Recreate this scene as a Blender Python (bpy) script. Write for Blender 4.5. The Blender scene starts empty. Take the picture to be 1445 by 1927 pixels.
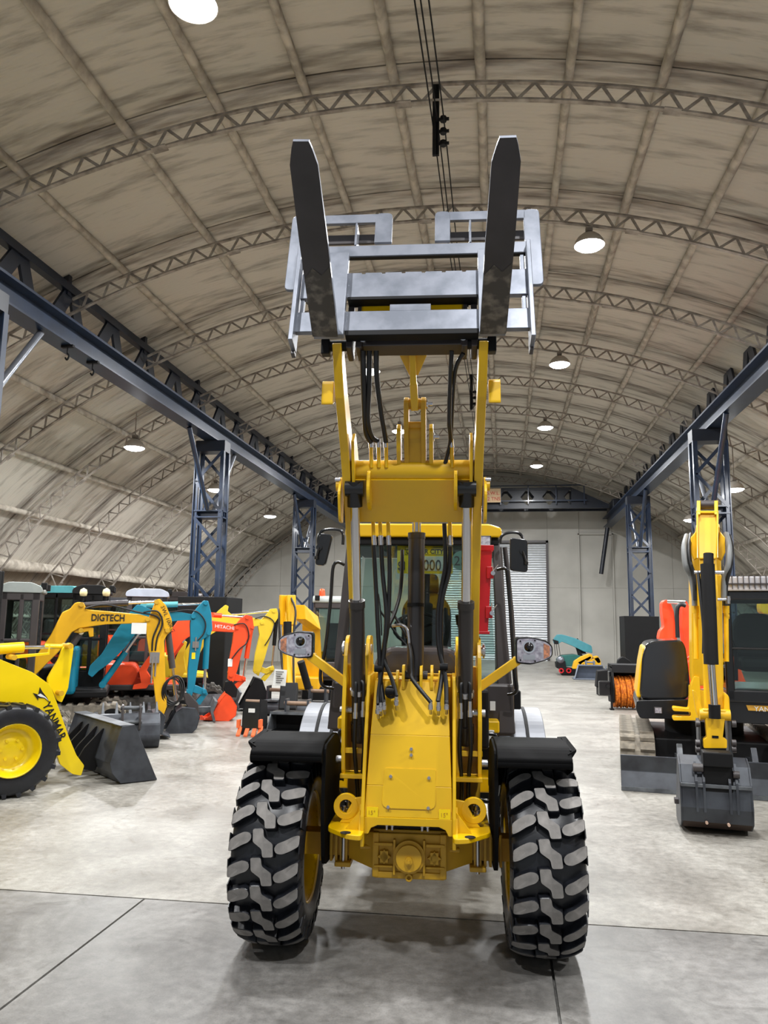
import bpy, math, random
from math import sin, cos, pi, radians, atan2, sqrt
from mathutils import Vector as V, Matrix
random.seed(7)
col = bpy.context.scene.collection
scn = bpy.context.scene
# ------------------------------------------------------------------ camera
FPX, IW, IH = 1440.0, 1445.0, 1927.0
CAMH = 1.75
YAW, PITCH, ROLL = radians(8.768), radians(8.312), radians(0.8)
CF = V((-sin(YAW)*cos(PITCH), cos(YAW)*cos(PITCH), sin(PITCH)))
_r0 = V((cos(YAW), sin(YAW), 0)); _u0 = _r0.cross(CF)
CR = _r0*cos(ROLL)+_u0*sin(ROLL); CU = -_r0*sin(ROLL)+_u0*cos(ROLL)
CP = V((0, 0, CAMH))
cd = bpy.data.cameras.new('camera'); cam = bpy.data.objects.new('camera', cd); col.objects.link(cam)
cd.sensor_fit = 'VERTICAL'; cd.sensor_height = 36.0; cd.lens = FPX/IH*36.0
cd.clip_end = 200; cd.clip_start = 0.05
cam.matrix_world = Matrix(((CR.x, CU.x, -CF.x, CP.x), (CR.y, CU.y, -CF.y, CP.y), (CR.z, CU.z, -CF.z, CP.z), (0, 0, 0, 1)))
scn.camera = cam
def ray(px, py): return CF+CR*((px-IW/2)/FPX)-CU*((py-IH/2)/FPX)
def atY(px, py, Y): d = ray(px, py); return CP+d*(Y/d.y)
def atZ(px, py, z=0.0): d = ray(px, py); return CP+d*((z-CAMH)/d.z)
# ------------------------------------------------------------------ world, exposure
w = bpy.data.worlds.new('world'); scn.world = w; w.use_nodes = True
w.node_tree.nodes['Background'].inputs[0].default_value = (0.86, 0.93, 1.0, 1)
w.node_tree.nodes['Background'].inputs[1].default_value = 0.48
scn.view_settings.view_transform = 'Standard'; scn.view_settings.look = 'None'
scn.view_settings.exposure = 0.0; scn.view_settings.gamma = 1.0
scn.view_settings.use_curve_mapping = False
LAMP_W = 335.0
# ------------------------------------------------------------------ materials
MATS = {}
def mat(name, c, rough=.5, metal=0., var=.06, scale=6., bump=0., spec=.5, coat=0., alpha=1., emit=None, es=1., c2=None, detail=4, lo=.35, hi=.65):
    if name in MATS: return MATS[name]
    m = bpy.data.materials.new(name); m.use_nodes = True; nt = m.node_tree; b = nt.nodes['Principled BSDF']
    b.inputs['Roughness'].default_value = rough; b.inputs['Metallic'].default_value = metal
    b.inputs['Specular IOR Level'].default_value = spec; b.inputs['Coat Weight'].default_value = coat
    b.inputs['Coat Roughness'].default_value = .12
    c = tuple(c[:3]); d = c2 if c2 else tuple(x*(1-var*2.2) for x in c)
    tc = nt.nodes.new('ShaderNodeTexCoord'); n = nt.nodes.new('ShaderNodeTexNoise')
    n.inputs['Scale'].default_value = scale; n.inputs['Detail'].default_value = detail
    nt.links.new(tc.outputs['Object'], n.inputs['Vector'])
    cr = nt.nodes.new('ShaderNodeValToRGB'); cr.color_ramp.elements[0].position = lo; cr.color_ramp.elements[1].position = hi
    cr.color_ramp.elements[0].color = (*d, 1); cr.color_ramp.elements[1].color = (*c, 1)
    nt.links.new(n.outputs['Fac'], cr.inputs['Fac']); nt.links.new(cr.outputs['Color'], b.inputs['Base Color'])
    if bump:
        bp = nt.nodes.new('ShaderNodeBump'); bp.inputs['Strength'].default_value = bump; bp.inputs['Distance'].default_value = .01
        nt.links.new(n.outputs['Fac'], bp.inputs['Height']); nt.links.new(bp.outputs['Normal'], b.inputs['Normal'])
    if emit:
        b.inputs['Emission Color'].default_value = (*emit, 1); b.inputs['Emission Strength'].default_value = es
    MATS[name] = m; return m
def S(r, g, b):
    f = lambda v: ((v/255+.055)/1.055)**2.4 if v > 10 else v/255/12.92
    return (f(r), f(g), f(b))
def glassmat(name, tint, refl=.5, opac=.25):
    if name in MATS: return MATS[name]
    m = bpy.data.materials.new(name); m.use_nodes = True; nt = m.node_tree; nt.nodes.clear()
    o = nt.nodes.new('ShaderNodeOutputMaterial'); t = nt.nodes.new('ShaderNodeBsdfTransparent'); g = nt.nodes.new('ShaderNodeBsdfGlossy')
    f = nt.nodes.new('ShaderNodeFresnel'); f.inputs['IOR'].default_value = 1.5
    t.inputs['Color'].default_value = (*tint, 1); g.inputs['Roughness'].default_value = .02
    mx = nt.nodes.new('ShaderNodeMixShader'); nt.links.new(f.outputs[0], mx.inputs[0])
    nt.links.new(t.outputs[0], mx.inputs[1]); nt.links.new(g.outputs[0], mx.inputs[2]); nt.links.new(mx.outputs[0], o.inputs[0])
    MATS[name] = m; return m
YEL = mat('loader_yellow', S(222, 176, 0), .32, var=.03, coat=.3, scale=3)
YELD = mat('axle_yellow', S(202, 156, 30), .45, var=.06, scale=9, bump=.1)
YELB = mat('bright_yellow', S(232, 200, 0), .35, var=.03, coat=.3, scale=3)
YELX = mat('excavator_yellow', S(232, 180, 10), .38, var=.04, coat=.2, scale=4)
YELG = mat('gold_yellow', S(226, 170, 16), .4, var=.05, scale=4)
YELL = mat('lemon_yellow', S(222, 194, 44), .42, var=.05, scale=4)
TEAL = mat('teal_paint', S(0, 122, 150), .42, var=.06, scale=4)
TEAL2 = mat('pale_teal_paint', S(90, 170, 178), .5, var=.08, scale=4)
ORG = mat('orange_paint', S(238, 74, 26), .42, var=.06, scale=4)
RED = mat('red_paint', S(190, 14, 26), .35, var=.05, scale=4)
BLK = mat('black_paint', S(20, 21, 24), .25, var=.1, coat=.2)
BLKM = mat('matt_black', S(12, 12, 14), .62, var=.12, spec=.25)
CHAR = mat('charcoal_paint', S(62, 57, 57), .38, var=.06)
HOSE = mat('hose_rubber', S(18, 18, 20), .45, var=.1)
RUB = mat('tyre_rubber', S(26, 28, 34), .36, var=.15, scale=20, bump=.1)
RUBT = mat('tread_face_rubber', S(138, 134, 130), .7, c2=S(112, 109, 106), scale=14, bump=.15)
STEEL = mat('bare_steel', S(126, 130, 140), .42, .4, c2=S(104, 109, 119), scale=9, lo=.35, hi=.6)
STEELD = mat('dark_tine_steel', S(66, 64, 68), .5, .3, c2=S(56, 55, 58), scale=5)
SCUFF = mat('scuffed_steel', S(72, 70, 68), .5, .4, c2=S(130, 125, 118), scale=16, detail=8, lo=.3, hi=.52)
CHROME = mat('chrome', S(225, 225, 228), .12, 1., var=.02)
ZINC = mat('zinc_fitting', S(200, 200, 205), .25, .9, var=.05)
BUCK = mat('bucket_grey', S(66, 70, 76), .42, .3, c2=S(48, 50, 56), scale=5, bump=.1)
BUCKL = mat('worn_bucket_grey', S(100, 104, 108), .5, .3, c2=S(66, 68, 72), scale=7)
NAVY = mat('navy_crane_paint', S(30, 45, 68), .35, var=.15, scale=3, coat=.1)
NAVYD = mat('dark_navy_paint', S(16, 24, 38), .4, var=.15, scale=3)
FOAM = mat('foam_coated_timber', S(192, 184, 170), .9, c2=S(150, 142, 130), scale=5, bump=.5, detail=8)
TRUSS = mat('dusty_truss_steel', S(166, 158, 148), .75, c2=S(116, 108, 100), scale=6)
WHITE = mat('white_paper', S(222, 222, 218), .7, var=.02)
WALL = mat('wall_concrete_panel', S(176, 174, 167), .8, c2=S(160, 158, 151), scale=.7, bump=.05)
GLASS = glassmat('cab_glass', (.74, .82, .80))
GLASSD = glassmat('dark_cab_glass', (.35, .42, .42))
LENS = mat('lamp_lens', S(225, 222, 230), .12, .5, c2=S(165, 158, 172), scale=45, detail=8)
AMBER = mat('amber_lens', S(225, 150, 110), .2, c2=S(150, 110, 95), scale=60)
ORL = mat('orange_plastic', S(240, 80, 20), .3)
BRIS = mat('orange_bristle', S(226, 128, 20), .8, c2=S(150, 70, 8), scale=25, bump=.6, detail=8)
TRK = mat('rubber_track', S(92, 88, 82), .8, c2=S(60, 57, 54), scale=12, bump=.3)
TRKL = mat('dusty_rubber_track', S(140, 132, 118), .85, c2=S(104, 98, 88), scale=12, bump=.3)
GREYR = mat('grey_roof', S(150, 156, 152), .45, var=.06)
SILV = mat('silver_plastic', S(120, 124, 132), .28, .5, var=.05)
SIGNY = mat('sign_yellow', S(250, 214, 0), .5, var=.01)
INK = mat('black_ink', S(14, 14, 14), .5, var=.01)
GREEN = mat('sign_green', S(130, 170, 160), .5)
SEAT = mat('seat_vinyl', S(44, 44, 46), .6)
LAMPM = mat('lamp_glow', (1, 1, 1), .5, emit=(.96, .98, 1.0), es=30)
SHADE = mat('lamp_shade_metal', S(170, 162, 150), .6)
def floor_mat(name, c1, c2, c3):
    m = bpy.data.materials.new(name); m.use_nodes = True; nt = m.node_tree; b = nt.nodes['Principled BSDF']
    tc = nt.nodes.new('ShaderNodeNewGeometry')
    def noise(sc, det, dist=0):
        n = nt.nodes.new('ShaderNodeTexNoise'); n.inputs['Scale'].default_value = sc; n.inputs['Detail'].default_value = det
        n.inputs['Distortion'].default_value = dist; n.inputs['Roughness'].default_value = .65
        nt.links.new(tc.outputs['Position'], n.inputs['Vector']); return n
    def ramp(n, a, ca, b_, cb):
        r = nt.nodes.new('ShaderNodeValToRGB'); r.color_ramp.elements[0].position = a; r.color_ramp.elements[1].position = b_
        r.color_ramp.elements[0].color = (*ca, 1); r.color_ramp.elements[1].color = (*cb, 1)
        nt.links.new(n.outputs['Fac'], r.inputs['Fac']); return r
    def mix(a, c, f, mode='MIX', fac=None):
        x = nt.nodes.new('ShaderNodeMix'); x.data_type = 'RGBA'; x.blend_type = mode
        if fac is None: nt.links.new(f.outputs[0], x.inputs[0])
        else: x.inputs[0].default_value = fac
        nt.links.new(a, x.inputs[6]); nt.links.new(c, x.inputs[7]); return x.outputs[2]
    n1 = noise(1.3, 12, .5); n2 = noise(16, 12); n3 = noise(110, 6); n4 = noise(3.1, 12, 1.6)
    a = ramp(n1, .36, c2, .62, c1).outputs[0]
    bb = ramp(n2, .3, tuple(x*.72 for x in c2), .62, (1, 1, 1)).outputs[0]
    o = mix(a, bb, None, 'MULTIPLY', .45)
    cc = ramp(n3, .32, (.55, .55, .55), .5, (1, 1, 1)).outputs[0]
    o = mix(o, cc, None, 'MULTIPLY', .5)
    st = ramp(n4, .58, (1, 1, 1), .74, c3).outputs[0]
    o = mix(o, st, None, 'MULTIPLY', .8)
    nt.links.new(o, b.inputs['Base Color'])
    rr = nt.nodes.new('ShaderNodeMapRange'); rr.inputs[3].default_value = .28; rr.inputs[4].default_value = .62
    nt.links.new(n2.outputs['Fac'], rr.inputs[0]); nt.links.new(rr.outputs[0], b.inputs['Roughness'])
    bp = nt.nodes.new('ShaderNodeBump'); bp.inputs['Strength'].default_value = .35; bp.inputs['Distance'].default_value = .004
    nt.links.new(n2.outputs['Fac'], bp.inputs['Height']); nt.links.new(bp.outputs['Normal'], b.inputs['Normal'])
    return m
FL1 = floor_mat('pale_concrete', S(158, 155, 147), S(126, 122, 114), S(190, 180, 166))
FL2 = floor_mat('grey_concrete', S(136, 134, 130), S(100, 98, 95), S(160, 156, 150))
def ceil_mat(name, c1, c2, wave=True):
    m = bpy.data.materials.new(name); m.use_nodes = True; nt = m.node_tree; b = nt.nodes['Principled BSDF']; b.inputs['Roughness'].default_value = .9
    g = nt.nodes.new('ShaderNodeNewGeometry'); mp = nt.nodes.new('ShaderNodeMapping'); mp.inputs['Scale'].default_value = (.5, 3.2, .5)
    nt.links.new(g.outputs['Position'], mp.inputs[0])
    n = nt.nodes.new('ShaderNodeTexNoise'); n.inputs['Scale'].default_value = 1.6; n.inputs['Detail'].default_value = 8; n.inputs['Roughness'].default_value = .62
    nt.links.new(mp.outputs[0], n.inputs['Vector'])
    r = nt.nodes.new('ShaderNodeValToRGB'); r.color_ramp.elements[0].position = .30; r.color_ramp.elements[1].position = .50
    r.color_ramp.elements[0].color = (*c2, 1); r.color_ramp.elements[1].color = (*c1, 1)
    nt.links.new(n.outputs['Fac'], r.inputs['Fac'])
    # grime streaks gathered beside every roof arch
    sx = nt.nodes.new('ShaderNodeSeparateXYZ'); nt.links.new(g.outputs['Position'], sx.inputs[0])
    def mth(op, a, b_=None, c_=None):
        m2 = nt.nodes.new('ShaderNodeMath'); m2.operation = op
        for i_, v_ in enumerate((a, b_, c_)):
            if v_ is None: continue
            if isinstance(v_, (int, float)): m2.inputs[i_].default_value = v_
            else: nt.links.new(v_, m2.inputs[i_])
        return m2.outputs[0]
    fr = mth('FRACT', mth('MULTIPLY', mth('ADD', sx.outputs[1], 19.3), 1/2.78)); ds = mth('ABSOLUTE', mth('SUBTRACT', fr, .5))
    n5 = nt.nodes.new('ShaderNodeTexNoise'); n5.inputs['Scale'].default_value = 2.4; n5.inputs['Detail'].default_value = 10; nt.links.new(mp.outputs[0], n5.inputs['Vector'])
    gr = mth('MULTIPLY', mth('SUBTRACT', mth('ADD', mth('MULTIPLY', ds, 1.25), mth('MULTIPLY', n5.outputs['Fac'], .75)), .84), 4.); gr.node.use_clamp = True
    mx = nt.nodes.new('ShaderNodeMix'); mx.data_type = 'RGBA'; nt.links.new(gr, mx.inputs[0]); nt.links.new(r.outputs[0], mx.inputs[6]); mx.inputs[7].default_value = (*S(112, 104, 95), 1)
    nt.links.new(mx.outputs[2], b.inputs['Base Color'])
    wv = nt.nodes.new('ShaderNodeTexWave'); wv.bands_direction = 'Y'; wv.inputs['Scale'].default_value = 4.1
    wv.inputs['Distortion'].default_value = .25
    nt.links.new(g.outputs['Position'], wv.inputs['Vector'])
    bp = nt.nodes.new('ShaderNodeBump'); bp.inputs['Strength'].default_value = .28; bp.inputs['Distance'].default_value = .012
    b2 = nt.nodes.new('ShaderNodeBump'); b2.inputs['Strength'].default_value = .5; b2.inputs['Distance'].default_value = .03
    nt.links.new(wv.outputs['Fac'], bp.inputs['Height']); nt.links.new(n.outputs['Fac'], b2.inputs['Height'])
    nt.links.new(bp.outputs[0], b2.inputs['Normal']); nt.links.new(b2.outputs[0], b.inputs['Normal'])
    return m
CEIL = ceil_mat('foamed_roof_lining', S(190, 184, 172), S(140, 134, 124))
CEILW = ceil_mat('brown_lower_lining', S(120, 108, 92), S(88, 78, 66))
# ------------------------------------------------------------------ mesh builder
def nrm(v): v = V(v); return v/max(v.length, 1e-9)
class MB:
    def __init__(s): s.v = []; s.f = []; s.m = []; s.sm = []; s.mi = 0; s.smooth = False
    def add(s, vs, fs, smooth=None):
        o = len(s.v); s.v += [tuple(p) for p in vs]
        for f in fs: s.f.append(tuple(i+o for i in f)); s.m.append(s.mi); s.sm.append(s.smooth if smooth is None else smooth)
        return s
    def box(s, x0, x1, y0, y1, z0, z1):
        vs = [(x, y, z) for z in (z0, z1) for y in (y0, y1) for x in (x0, x1)]
        return s.add(vs, [(0, 2, 3, 1), (4, 5, 7, 6), (0, 1, 5, 4), (2, 6, 7, 3), (0, 4, 6, 2), (1, 3, 7, 5)])
    def hexa(s, lo, hi): # two quads (lists of 4 pts) joined
        n = len(lo)
        return s.add(list(lo)+list(hi), [tuple(range(n))[::-1], tuple(range(n, 2*n))]+[(i, (i+1) % n, n+(i+1) % n, n+i) for i in range(n)])
    def beam(s, p, q, w, h, up=(0, 0, 1)):
        p, q = V(p), V(q); d = nrm(q-p); u = V(up)
        if abs(d.dot(u)) > .98: u = V((0, 1, 0))
        r = nrm(d.cross(u)); u = r.cross(d); r = r*(w/2); u = u*(h/2)
        return s.hexa([p-r-u, p+r-u, p+r+u, p-r+u], [q-r-u, q+r-u, q+r+u, q-r+u])
    def cyl(s, p, q, r, n=16, r2=None, caps=True):
        p, q = V(p), V(q); d = nrm(q-p); u = V((0, 0, 1)) if abs(d.z) < .9 else V((1, 0, 0))
        a = nrm(d.cross(u)); b = d.cross(a); r2 = r if r2 is None else r2
        A = [p+(a*cos(2*pi*i/n)+b*sin(2*pi*i/n))*r for i in range(n)]; B = [q+(a*cos(2*pi*i/n)+b*sin(2*pi*i/n))*r2 for i in range(n)]
        s.add(A+B, [(i, n+i, n+(i+1) % n, (i+1) % n) for i in range(n)], True)
        if caps: s.add(A, [tuple(range(n))], False); s.add(B, [tuple(range(n))[::-1]], False)
        return s
    def tube(s, pts, r, n=8, sub=6, closed=False):
        P = [V(p) for p in pts]
        if sub > 1 and len(P) > 2: P = spline(P, sub)
        prev = None; rings = []
        for i, p in enumerate(P):
            d = nrm(P[min(i+1, len(P)-1)]-P[max(i-1, 0)])
            if prev is None: u = V((0, 0, 1)) if abs(d.z) < .9 else V((1, 0, 0)); a = nrm(d.cross(u))
            else: a = nrm(prev-d*prev.dot(d))
            prev = a; b = d.cross(a); rings.append([p+(a*cos(2*pi*k/n)+b*sin(2*pi*k/n))*r for k in range(n)])
        vs = [v for R in rings for v in R]; fs = []
        for i in range(len(P)-1):
            for k in range(n): fs.append((i*n+k, i*n+(k+1) % n, (i+1)*n+(k+1) % n, (i+1)*n+k))
        s.add(vs, fs, True); s.add(rings[0], [tuple(range(n))[::-1]]); s.add(rings[-1], [tuple(range(n))]); return s
    def prism(s, poly, a, b, fr='xz'):
        # poly 2d; fr 'xz' (thickness y a..b), 'yz' (thickness x), 'xy' (thickness z) or (o,u,v,n)
        def mp(p, t):
            if fr == 'xz': return V((p[0], t, p[1]))
            if fr == 'yz': return V((t, p[0], p[1]))
            if fr == 'xy': return V((p[0], p[1], t))
            o, u, v, n = fr; return V(o)+V(u)*p[0]+V(v)*p[1]+V(n)*t
        n = len(poly); A = [mp(p, a) for p in poly]; B = [mp(p, b) for p in poly]
        return s.add(A+B, [tuple(range(n)), tuple(range(n, 2*n))[::-1]]+[(i, n+i, n+(i+1) % n, (i+1) % n) for i in range(n)])
    def ring(s, c, axis, ro, ri, t, n=24):  # flat annulus with thickness
        c = V(c); d = nrm(axis); u = V((0, 0, 1)) if abs(d.z) < .9 else V((1, 0, 0)); a = nrm(d.cross(u)); b = d.cross(a)
        vs = []
        for k in range(n):
            e = a*cos(2*pi*k/n)+b*sin(2*pi*k/n)
            vs += [c+e*ro-d*t/2, c+e*ro+d*t/2, c+e*ri+d*t/2, c+e*ri-d*t/2]
        fs = []
        for k in range(n):
            o, p = 4*k, 4*((k+1) % n)
            for j in range(4): fs.append((o+j, p+j, p+(j+1) % 4, o+(j+1) % 4))
        return s.add(vs, fs)
    def lathe(s, prof, c, axis, n=32, closed=False):   # prof [(r, h)]
        c = V(c); d = nrm(axis); u = V((0, 0, 1)) if abs(d.z) < .9 else V((1, 0, 0)); a = nrm(d.cross(u)); b = d.cross(a)
        m = len(prof); vs = []
        for k in range(n):
            e = a*cos(2*pi*k/n)+b*sin(2*pi*k/n)
            vs += [c+e*r+d*h for r, h in prof]
        fs = []
        for k in range(n):
            for j in range(m if closed else m-1): fs.append((k*m+j, k*m+(j+1) % m, ((k+1) % n)*m+(j+1) % m, ((k+1) % n)*m+j))
        return s.add(vs, fs, True)
    def sweep(s, path, w, h, side):   # rectangular section swept, side = constant side vector
        P = [V(p) for p in path]; sd = nrm(side); rings = []
        for i, p in enumerate(P):
            d = nrm(P[min(i+1, len(P)-1)]-P[max(i-1, 0)]); u = nrm(sd.cross(d))
            rings += [p-sd*w/2-u*h/2, p+sd*w/2-u*h/2, p+sd*w/2+u*h/2, p-sd*w/2+u*h/2]
        fs = [(0, 1, 2, 3), tuple(len(rings)-4+k for k in (3, 2, 1, 0))]
        for i in range(len(P)-1):
            for k in range(4): fs.append((i*4+k, (i+1)*4+k, (i+1)*4+(k+1) % 4, i*4+(k+1) % 4))
        return s.add(rings, fs)
    def mesh(s, name, mats):
        me = bpy.data.meshes.new(name); me.from_pydata(s.v, [], s.f); 
        for m in (mats if isinstance(mats, (list, tuple)) else [mats]): me.materials.append(m)
        me.polygons.foreach_set('material_index', s.m); me.polygons.foreach_set('use_smooth', s.sm)
        me.validate(); me.update()
        import bmesh
        b = bmesh.new(); b.from_mesh(me); bmesh.ops.recalc_face_normals(b, faces=b.faces); b.to_mesh(me); b.free()
        return me
    def build(s, name, mats, parent=None, bevel=0., seg=2, loc=None, rot=None):
        o = bpy.data.objects.new(name, s.mesh(name, mats)); col.objects.link(o)
        if parent is not None: o.parent = parent
        if loc is not None: o.location = loc
        if rot is not None: o.rotation_euler = rot
        if bevel:
            b = o.modifiers.new('bevel', 'BEVEL'); b.width = bevel; b.segments = seg; b.limit_method = 'ANGLE'; b.angle_limit = radians(35)
        return o
def spline(P, sub):
    out = []
    for i in range(len(P)-1):
        p0, p1, p2, p3 = P[max(i-1, 0)], P[i], P[i+1], P[min(i+2, len(P)-1)]
        for k in range(sub):
            t = k/sub
            out.append(.5*((2*p1)+(p2-p0)*t+(2*p0-5*p1+4*p2-p3)*t*t+(3*p1-p0-3*p2+p3)*t**3))
    out.append(P[-1]); return out
def rnd(poly, r, n=3):
    out = []; N = len(poly)
    for i in range(N):
        a, b, c = V(poly[i-1]), V(poly[i]), V(poly[(i+1) % N])
        rr = r[i] if isinstance(r, (list, tuple)) else r
        if rr <= 0: out.append(tuple(b)); continue
        d1 = a-b; d2 = c-b; k = min(rr, d1.length*.45, d2.length*.45); p = b+d1.normalized()*k; q = b+d2.normalized()*k
        for j in range(n+1):
            t = j/n; out.append(tuple(p*(1-t)**2+b*2*t*(1-t)+q*t*t))
    return out
def inst(me, name, parent=None, loc=(0, 0, 0), rot=(0, 0, 0)):
    o = bpy.data.objects.new(name, me); col.objects.link(o); o.location = loc; o.rotation_euler = rot
    if parent is not None: o.parent = parent
    return o
def tag(o, label=None, cat=None, group=None, kind=None):
    if label: o['label'] = label
    if cat: o['category'] = cat
    if group: o['group'] = group
    if kind: o['kind'] = kind
    return o
def thing(name, label, cat, loc=(0, 0, 0), rz=0., group=None):
    o = bpy.data.objects.new(name, None); col.objects.link(o); o.location = loc; o.rotation_euler = (0, 0, rz); o.empty_display_size = .2
    return tag(o, label, cat, group)
def copy_tree(o, parent=None):
    c = o.copy(); col.objects.link(c); c.parent = parent
    for ch in list(o.children): copy_tree(ch, c)
    return c
def text(body, size, m, parent, o, u, v, name='lettering', align='LEFT', ext=.002, sx=1., label=None, sp=1., bold=0., fit=None):
    cu = bpy.data.curves.new('t', 'FONT'); cu.body = body; cu.size = size; cu.extrude = ext; cu.align_x = align; cu.space_character = sp; cu.resolution_u = 3; cu.offset = bold
    t = bpy.data.objects.new('t', cu); col.objects.link(t); dg = bpy.context.evaluated_depsgraph_get()
    me = bpy.data.meshes.new_from_object(t.evaluated_get(dg)); bpy.data.objects.remove(t); me.materials.clear(); me.materials.append(m)
    u, v = nrm(u), nrm(v); n = u.cross(v)
    if fit: sx = fit/max(1e-6, max(p.co.x for p in me.vertices))
    M = Matrix(((u.x*sx, v.x, n.x, o[0]), (u.y*sx, v.y, n.y, o[1]), (u.z*sx, v.z, n.z, o[2]), (0, 0, 0, 1)))
    me.transform(M); ob = bpy.data.objects.new(name, me); col.objects.link(ob); ob.parent = parent
    if label: ob['label'] = label
    return ob
# ================================================================== SETTING
# floor: slabs with recessed joints
fb = MB().box(-16, 14, -6, 34.3, -.12, -.02).build('floor', FL2); tag(fb, 'concrete hall floor', None, kind='structure'); del fb['label']
def slab(poly, m, dz=0.):
    return MB().prism(poly, -.02, dz, 'xy').build('slab', m, fb)
J = 5.0
def jy(x): return 4.93+(.02*x)  # joint line across the hall in front of the loader
slab([(-16, jy(-16)+.008), (.24, jy(.24)+.008), (.252, jy(.25)+.05), (14, jy(14)+.05), (14, 34.3), (-16, 34.3)], FL1, 0)
slab([(-2.25, -6), (.236, -6), (.236, jy(.23)-.008), (-2.25, jy(-2.25)-.008)], FL2, 0)
slab([(-16, -6), (-2.265, -6), (-2.265, jy(-2.26)-.008), (-16, jy(-16)-.008)], FL2, 0)
slab([(.25, -6), (14, -6), (14, jy(14)+.035), (.25, jy(.24)+.035)], FL2, 0)
XC, R0, ZA = -1.3, 14.5, 8.62
ZC = ZA-R0
def arc(th, r): return (XC+r*sin(th), ZC+r*cos(th))
TH_MAX = 1.155
TK = [8.5+2.78*k for k in range(-5, 10)]
# outer roof shell = ceiling
m_ = MB(); pts = []
NS = 60
for i in range(NS+1):
    th = -TH_MAX+2*TH_MAX*i/NS; x, z = arc(th, R0+.06); pts.append((x, z))
vs = [(x, y, z) for y in (-6, 34.4) for x, z in pts]; vs += [(x+(.1 if x > XC else -.1), y, z+.08) for y in (-6, 34.4) for x, z in pts]
n = NS+1; fs = []
for i in range(NS):
    fs += [(i, i+1, n+i+1, n+i), (2*n+i, 3*n+i, 3*n+i+1, 2*n+i+1)]
    for (a, b) in ((0, 2*n), (n, 3*n)): fs.append((a+i, b+i, b+i+1, a+i+1))
m_.add(vs, fs); ceil = m_.build('ceiling', CEIL); tag(ceil, kind='structure')
# lining panels, one between each pair of purlins in every bay
DTH = 1.10/R0; NP = 15
ARC = [-16.4, -14.6, -13.0, -11.4, -9.85, -8.28, -6.72, -5.15, -3.58, -2.33, -1.14, 0, 1.09, 2.19, 3.28, 4.5, 5.74, 6.98, 8.25, 9.5, 10.8, 12.1, 13.4, 14.9, 16.4]
def panel_mesh(th0, th1, L, m):
    mb = MB(); a = []; b = []
    for i in range(5):
        t = th0+(th1-th0)*i/4; a.append(arc(t, R0+.0)); b.append(arc(t, R0+.03))
    poly = a+b[::-1]
    mb.prism(poly, .012, L-.012, 'xz'); return mb.mesh('ceiling_panel', m)
for a0, a1 in zip(ARC[:-1], ARC[1:]):
    th0 = a0/R0+.0006; th1 = a1/R0-.0006
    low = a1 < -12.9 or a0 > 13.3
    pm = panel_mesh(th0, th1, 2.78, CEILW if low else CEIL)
    for k, y in enumerate(TK[4:]):
        inst(pm, 'ceiling_panel', ceil, (0, y, 0))
    pm2 = panel_mesh(th0, th1, TK[4]+6, CEIL); inst(pm2, 'ceiling_panel', ceil, (0, -6, 0))
# purlins: foam coated, lumpy
def purlin_mesh(seed, big):
    rr = random.Random(seed); mb = MB(); N = 130; prof = 8; rings = []; r0 = .06*big
    ra = [1.]*prof
    for i in range(N+1):
        y = -6+40.3*i/N
        ra = [min(1.35, max(.75, v+rr.uniform(-.13, .13))) for v in ra]
        for k in range(prof):
            a = 2*pi*k/prof; rings.append((cos(a)*r0*ra[k]*.95, y, sin(a)*r0*1.25*ra[k]))
    fs = []
    for i in range(N):
        for k in range(prof): fs.append((i*prof+k, (i+1)*prof+k, (i+1)*prof+(k+1) % prof, i*prof+(k+1) % prof))
    mb.add(rings, fs, True); return mb.mesh('purlin', FOAM)
pms = [purlin_mesh(s, 1.) for s in (1, 2, 3)]; pbig = purlin_mesh(9, 2.2)
for j, ac in enumerate(ARC):
    th = ac/R0; x, z = arc(th, R0-.05)
    inst(pbig if j in (2, 22) else pms[j % 3], 'purlin', ceil, (x, 0, z), (0, th, 0))
# bare ribbed strip low on the left and right side
for sgn in (-1, 1):
    mb = MB(); t0, t1 = sgn*12.9*DTH, sgn*13.8*DTH
    x0, z0 = arc(t0, R0-.05); x1, z1 = arc(t1, R0-.05)
    y = 2.
    while y < 34: mb.beam((x0, y, z0), (x1, y, z1), .05, .03, (0, 1, 0)); y += .17
    o = mb.build('ribbed_strip', TRUSS, ceil); o['kind'] = 'stuff'
    mb = MB(); x0, z0 = arc(sgn*13.9*DTH, R0-.08); mb.tube([(x0+random.uniform(-.02, .02), y*.6-4, z0+random.uniform(-.04, .04)) for y in range(64)], .09, 8, 1); mb.build('foam_bead', FOAM, ceil)
# back wall built of tall panels
wb = MB().box(-16, 14, 34.12, 34.3, 0, 9).build('wall_back', WALL); tag(wb, kind='structure')
def wtop(x): 
    u = min(abs(x-XC), 13.0); return ZC+sqrt(R0*R0-u*u)+.05
xs = [-15, -12.5, -10, -7.5, -5, -2.55, 2.0, 3.35, 4.75, 7.2, 9.7, 12.2]
for a, b in zip(xs[:-1], xs[1:]):
    if a == -2.55:
        MB().prism([(a+.004, 5.45), (b-.004, 5.45), (b-.004, wtop(b)), (XC, wtop(XC)), (a+.004, wtop(a))], 34.0, 34.12, 'xz').build('wall_panel', WALL, wb); continue
    zt = 1.95
    for z0, z1 in ((0, 3.4), (3.4, 99)):
        za = min(z1, wtop(a)); zb = min(z1, wtop(b))
        if max(za, zb) < z0+.1: continue
        za = max(za, z0+.02); zb = max(zb, z0+.02)
        d = .04 if a == 3.35 else 0
        MB().prism([(a+.004, z0+.003), (b-.004, z0+.003), (b-.004, zb-.003), (a+.004, za-.003)], 34.0+d, 34.12+d, 'xz').build('wall_panel', WALL, wb)
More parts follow.
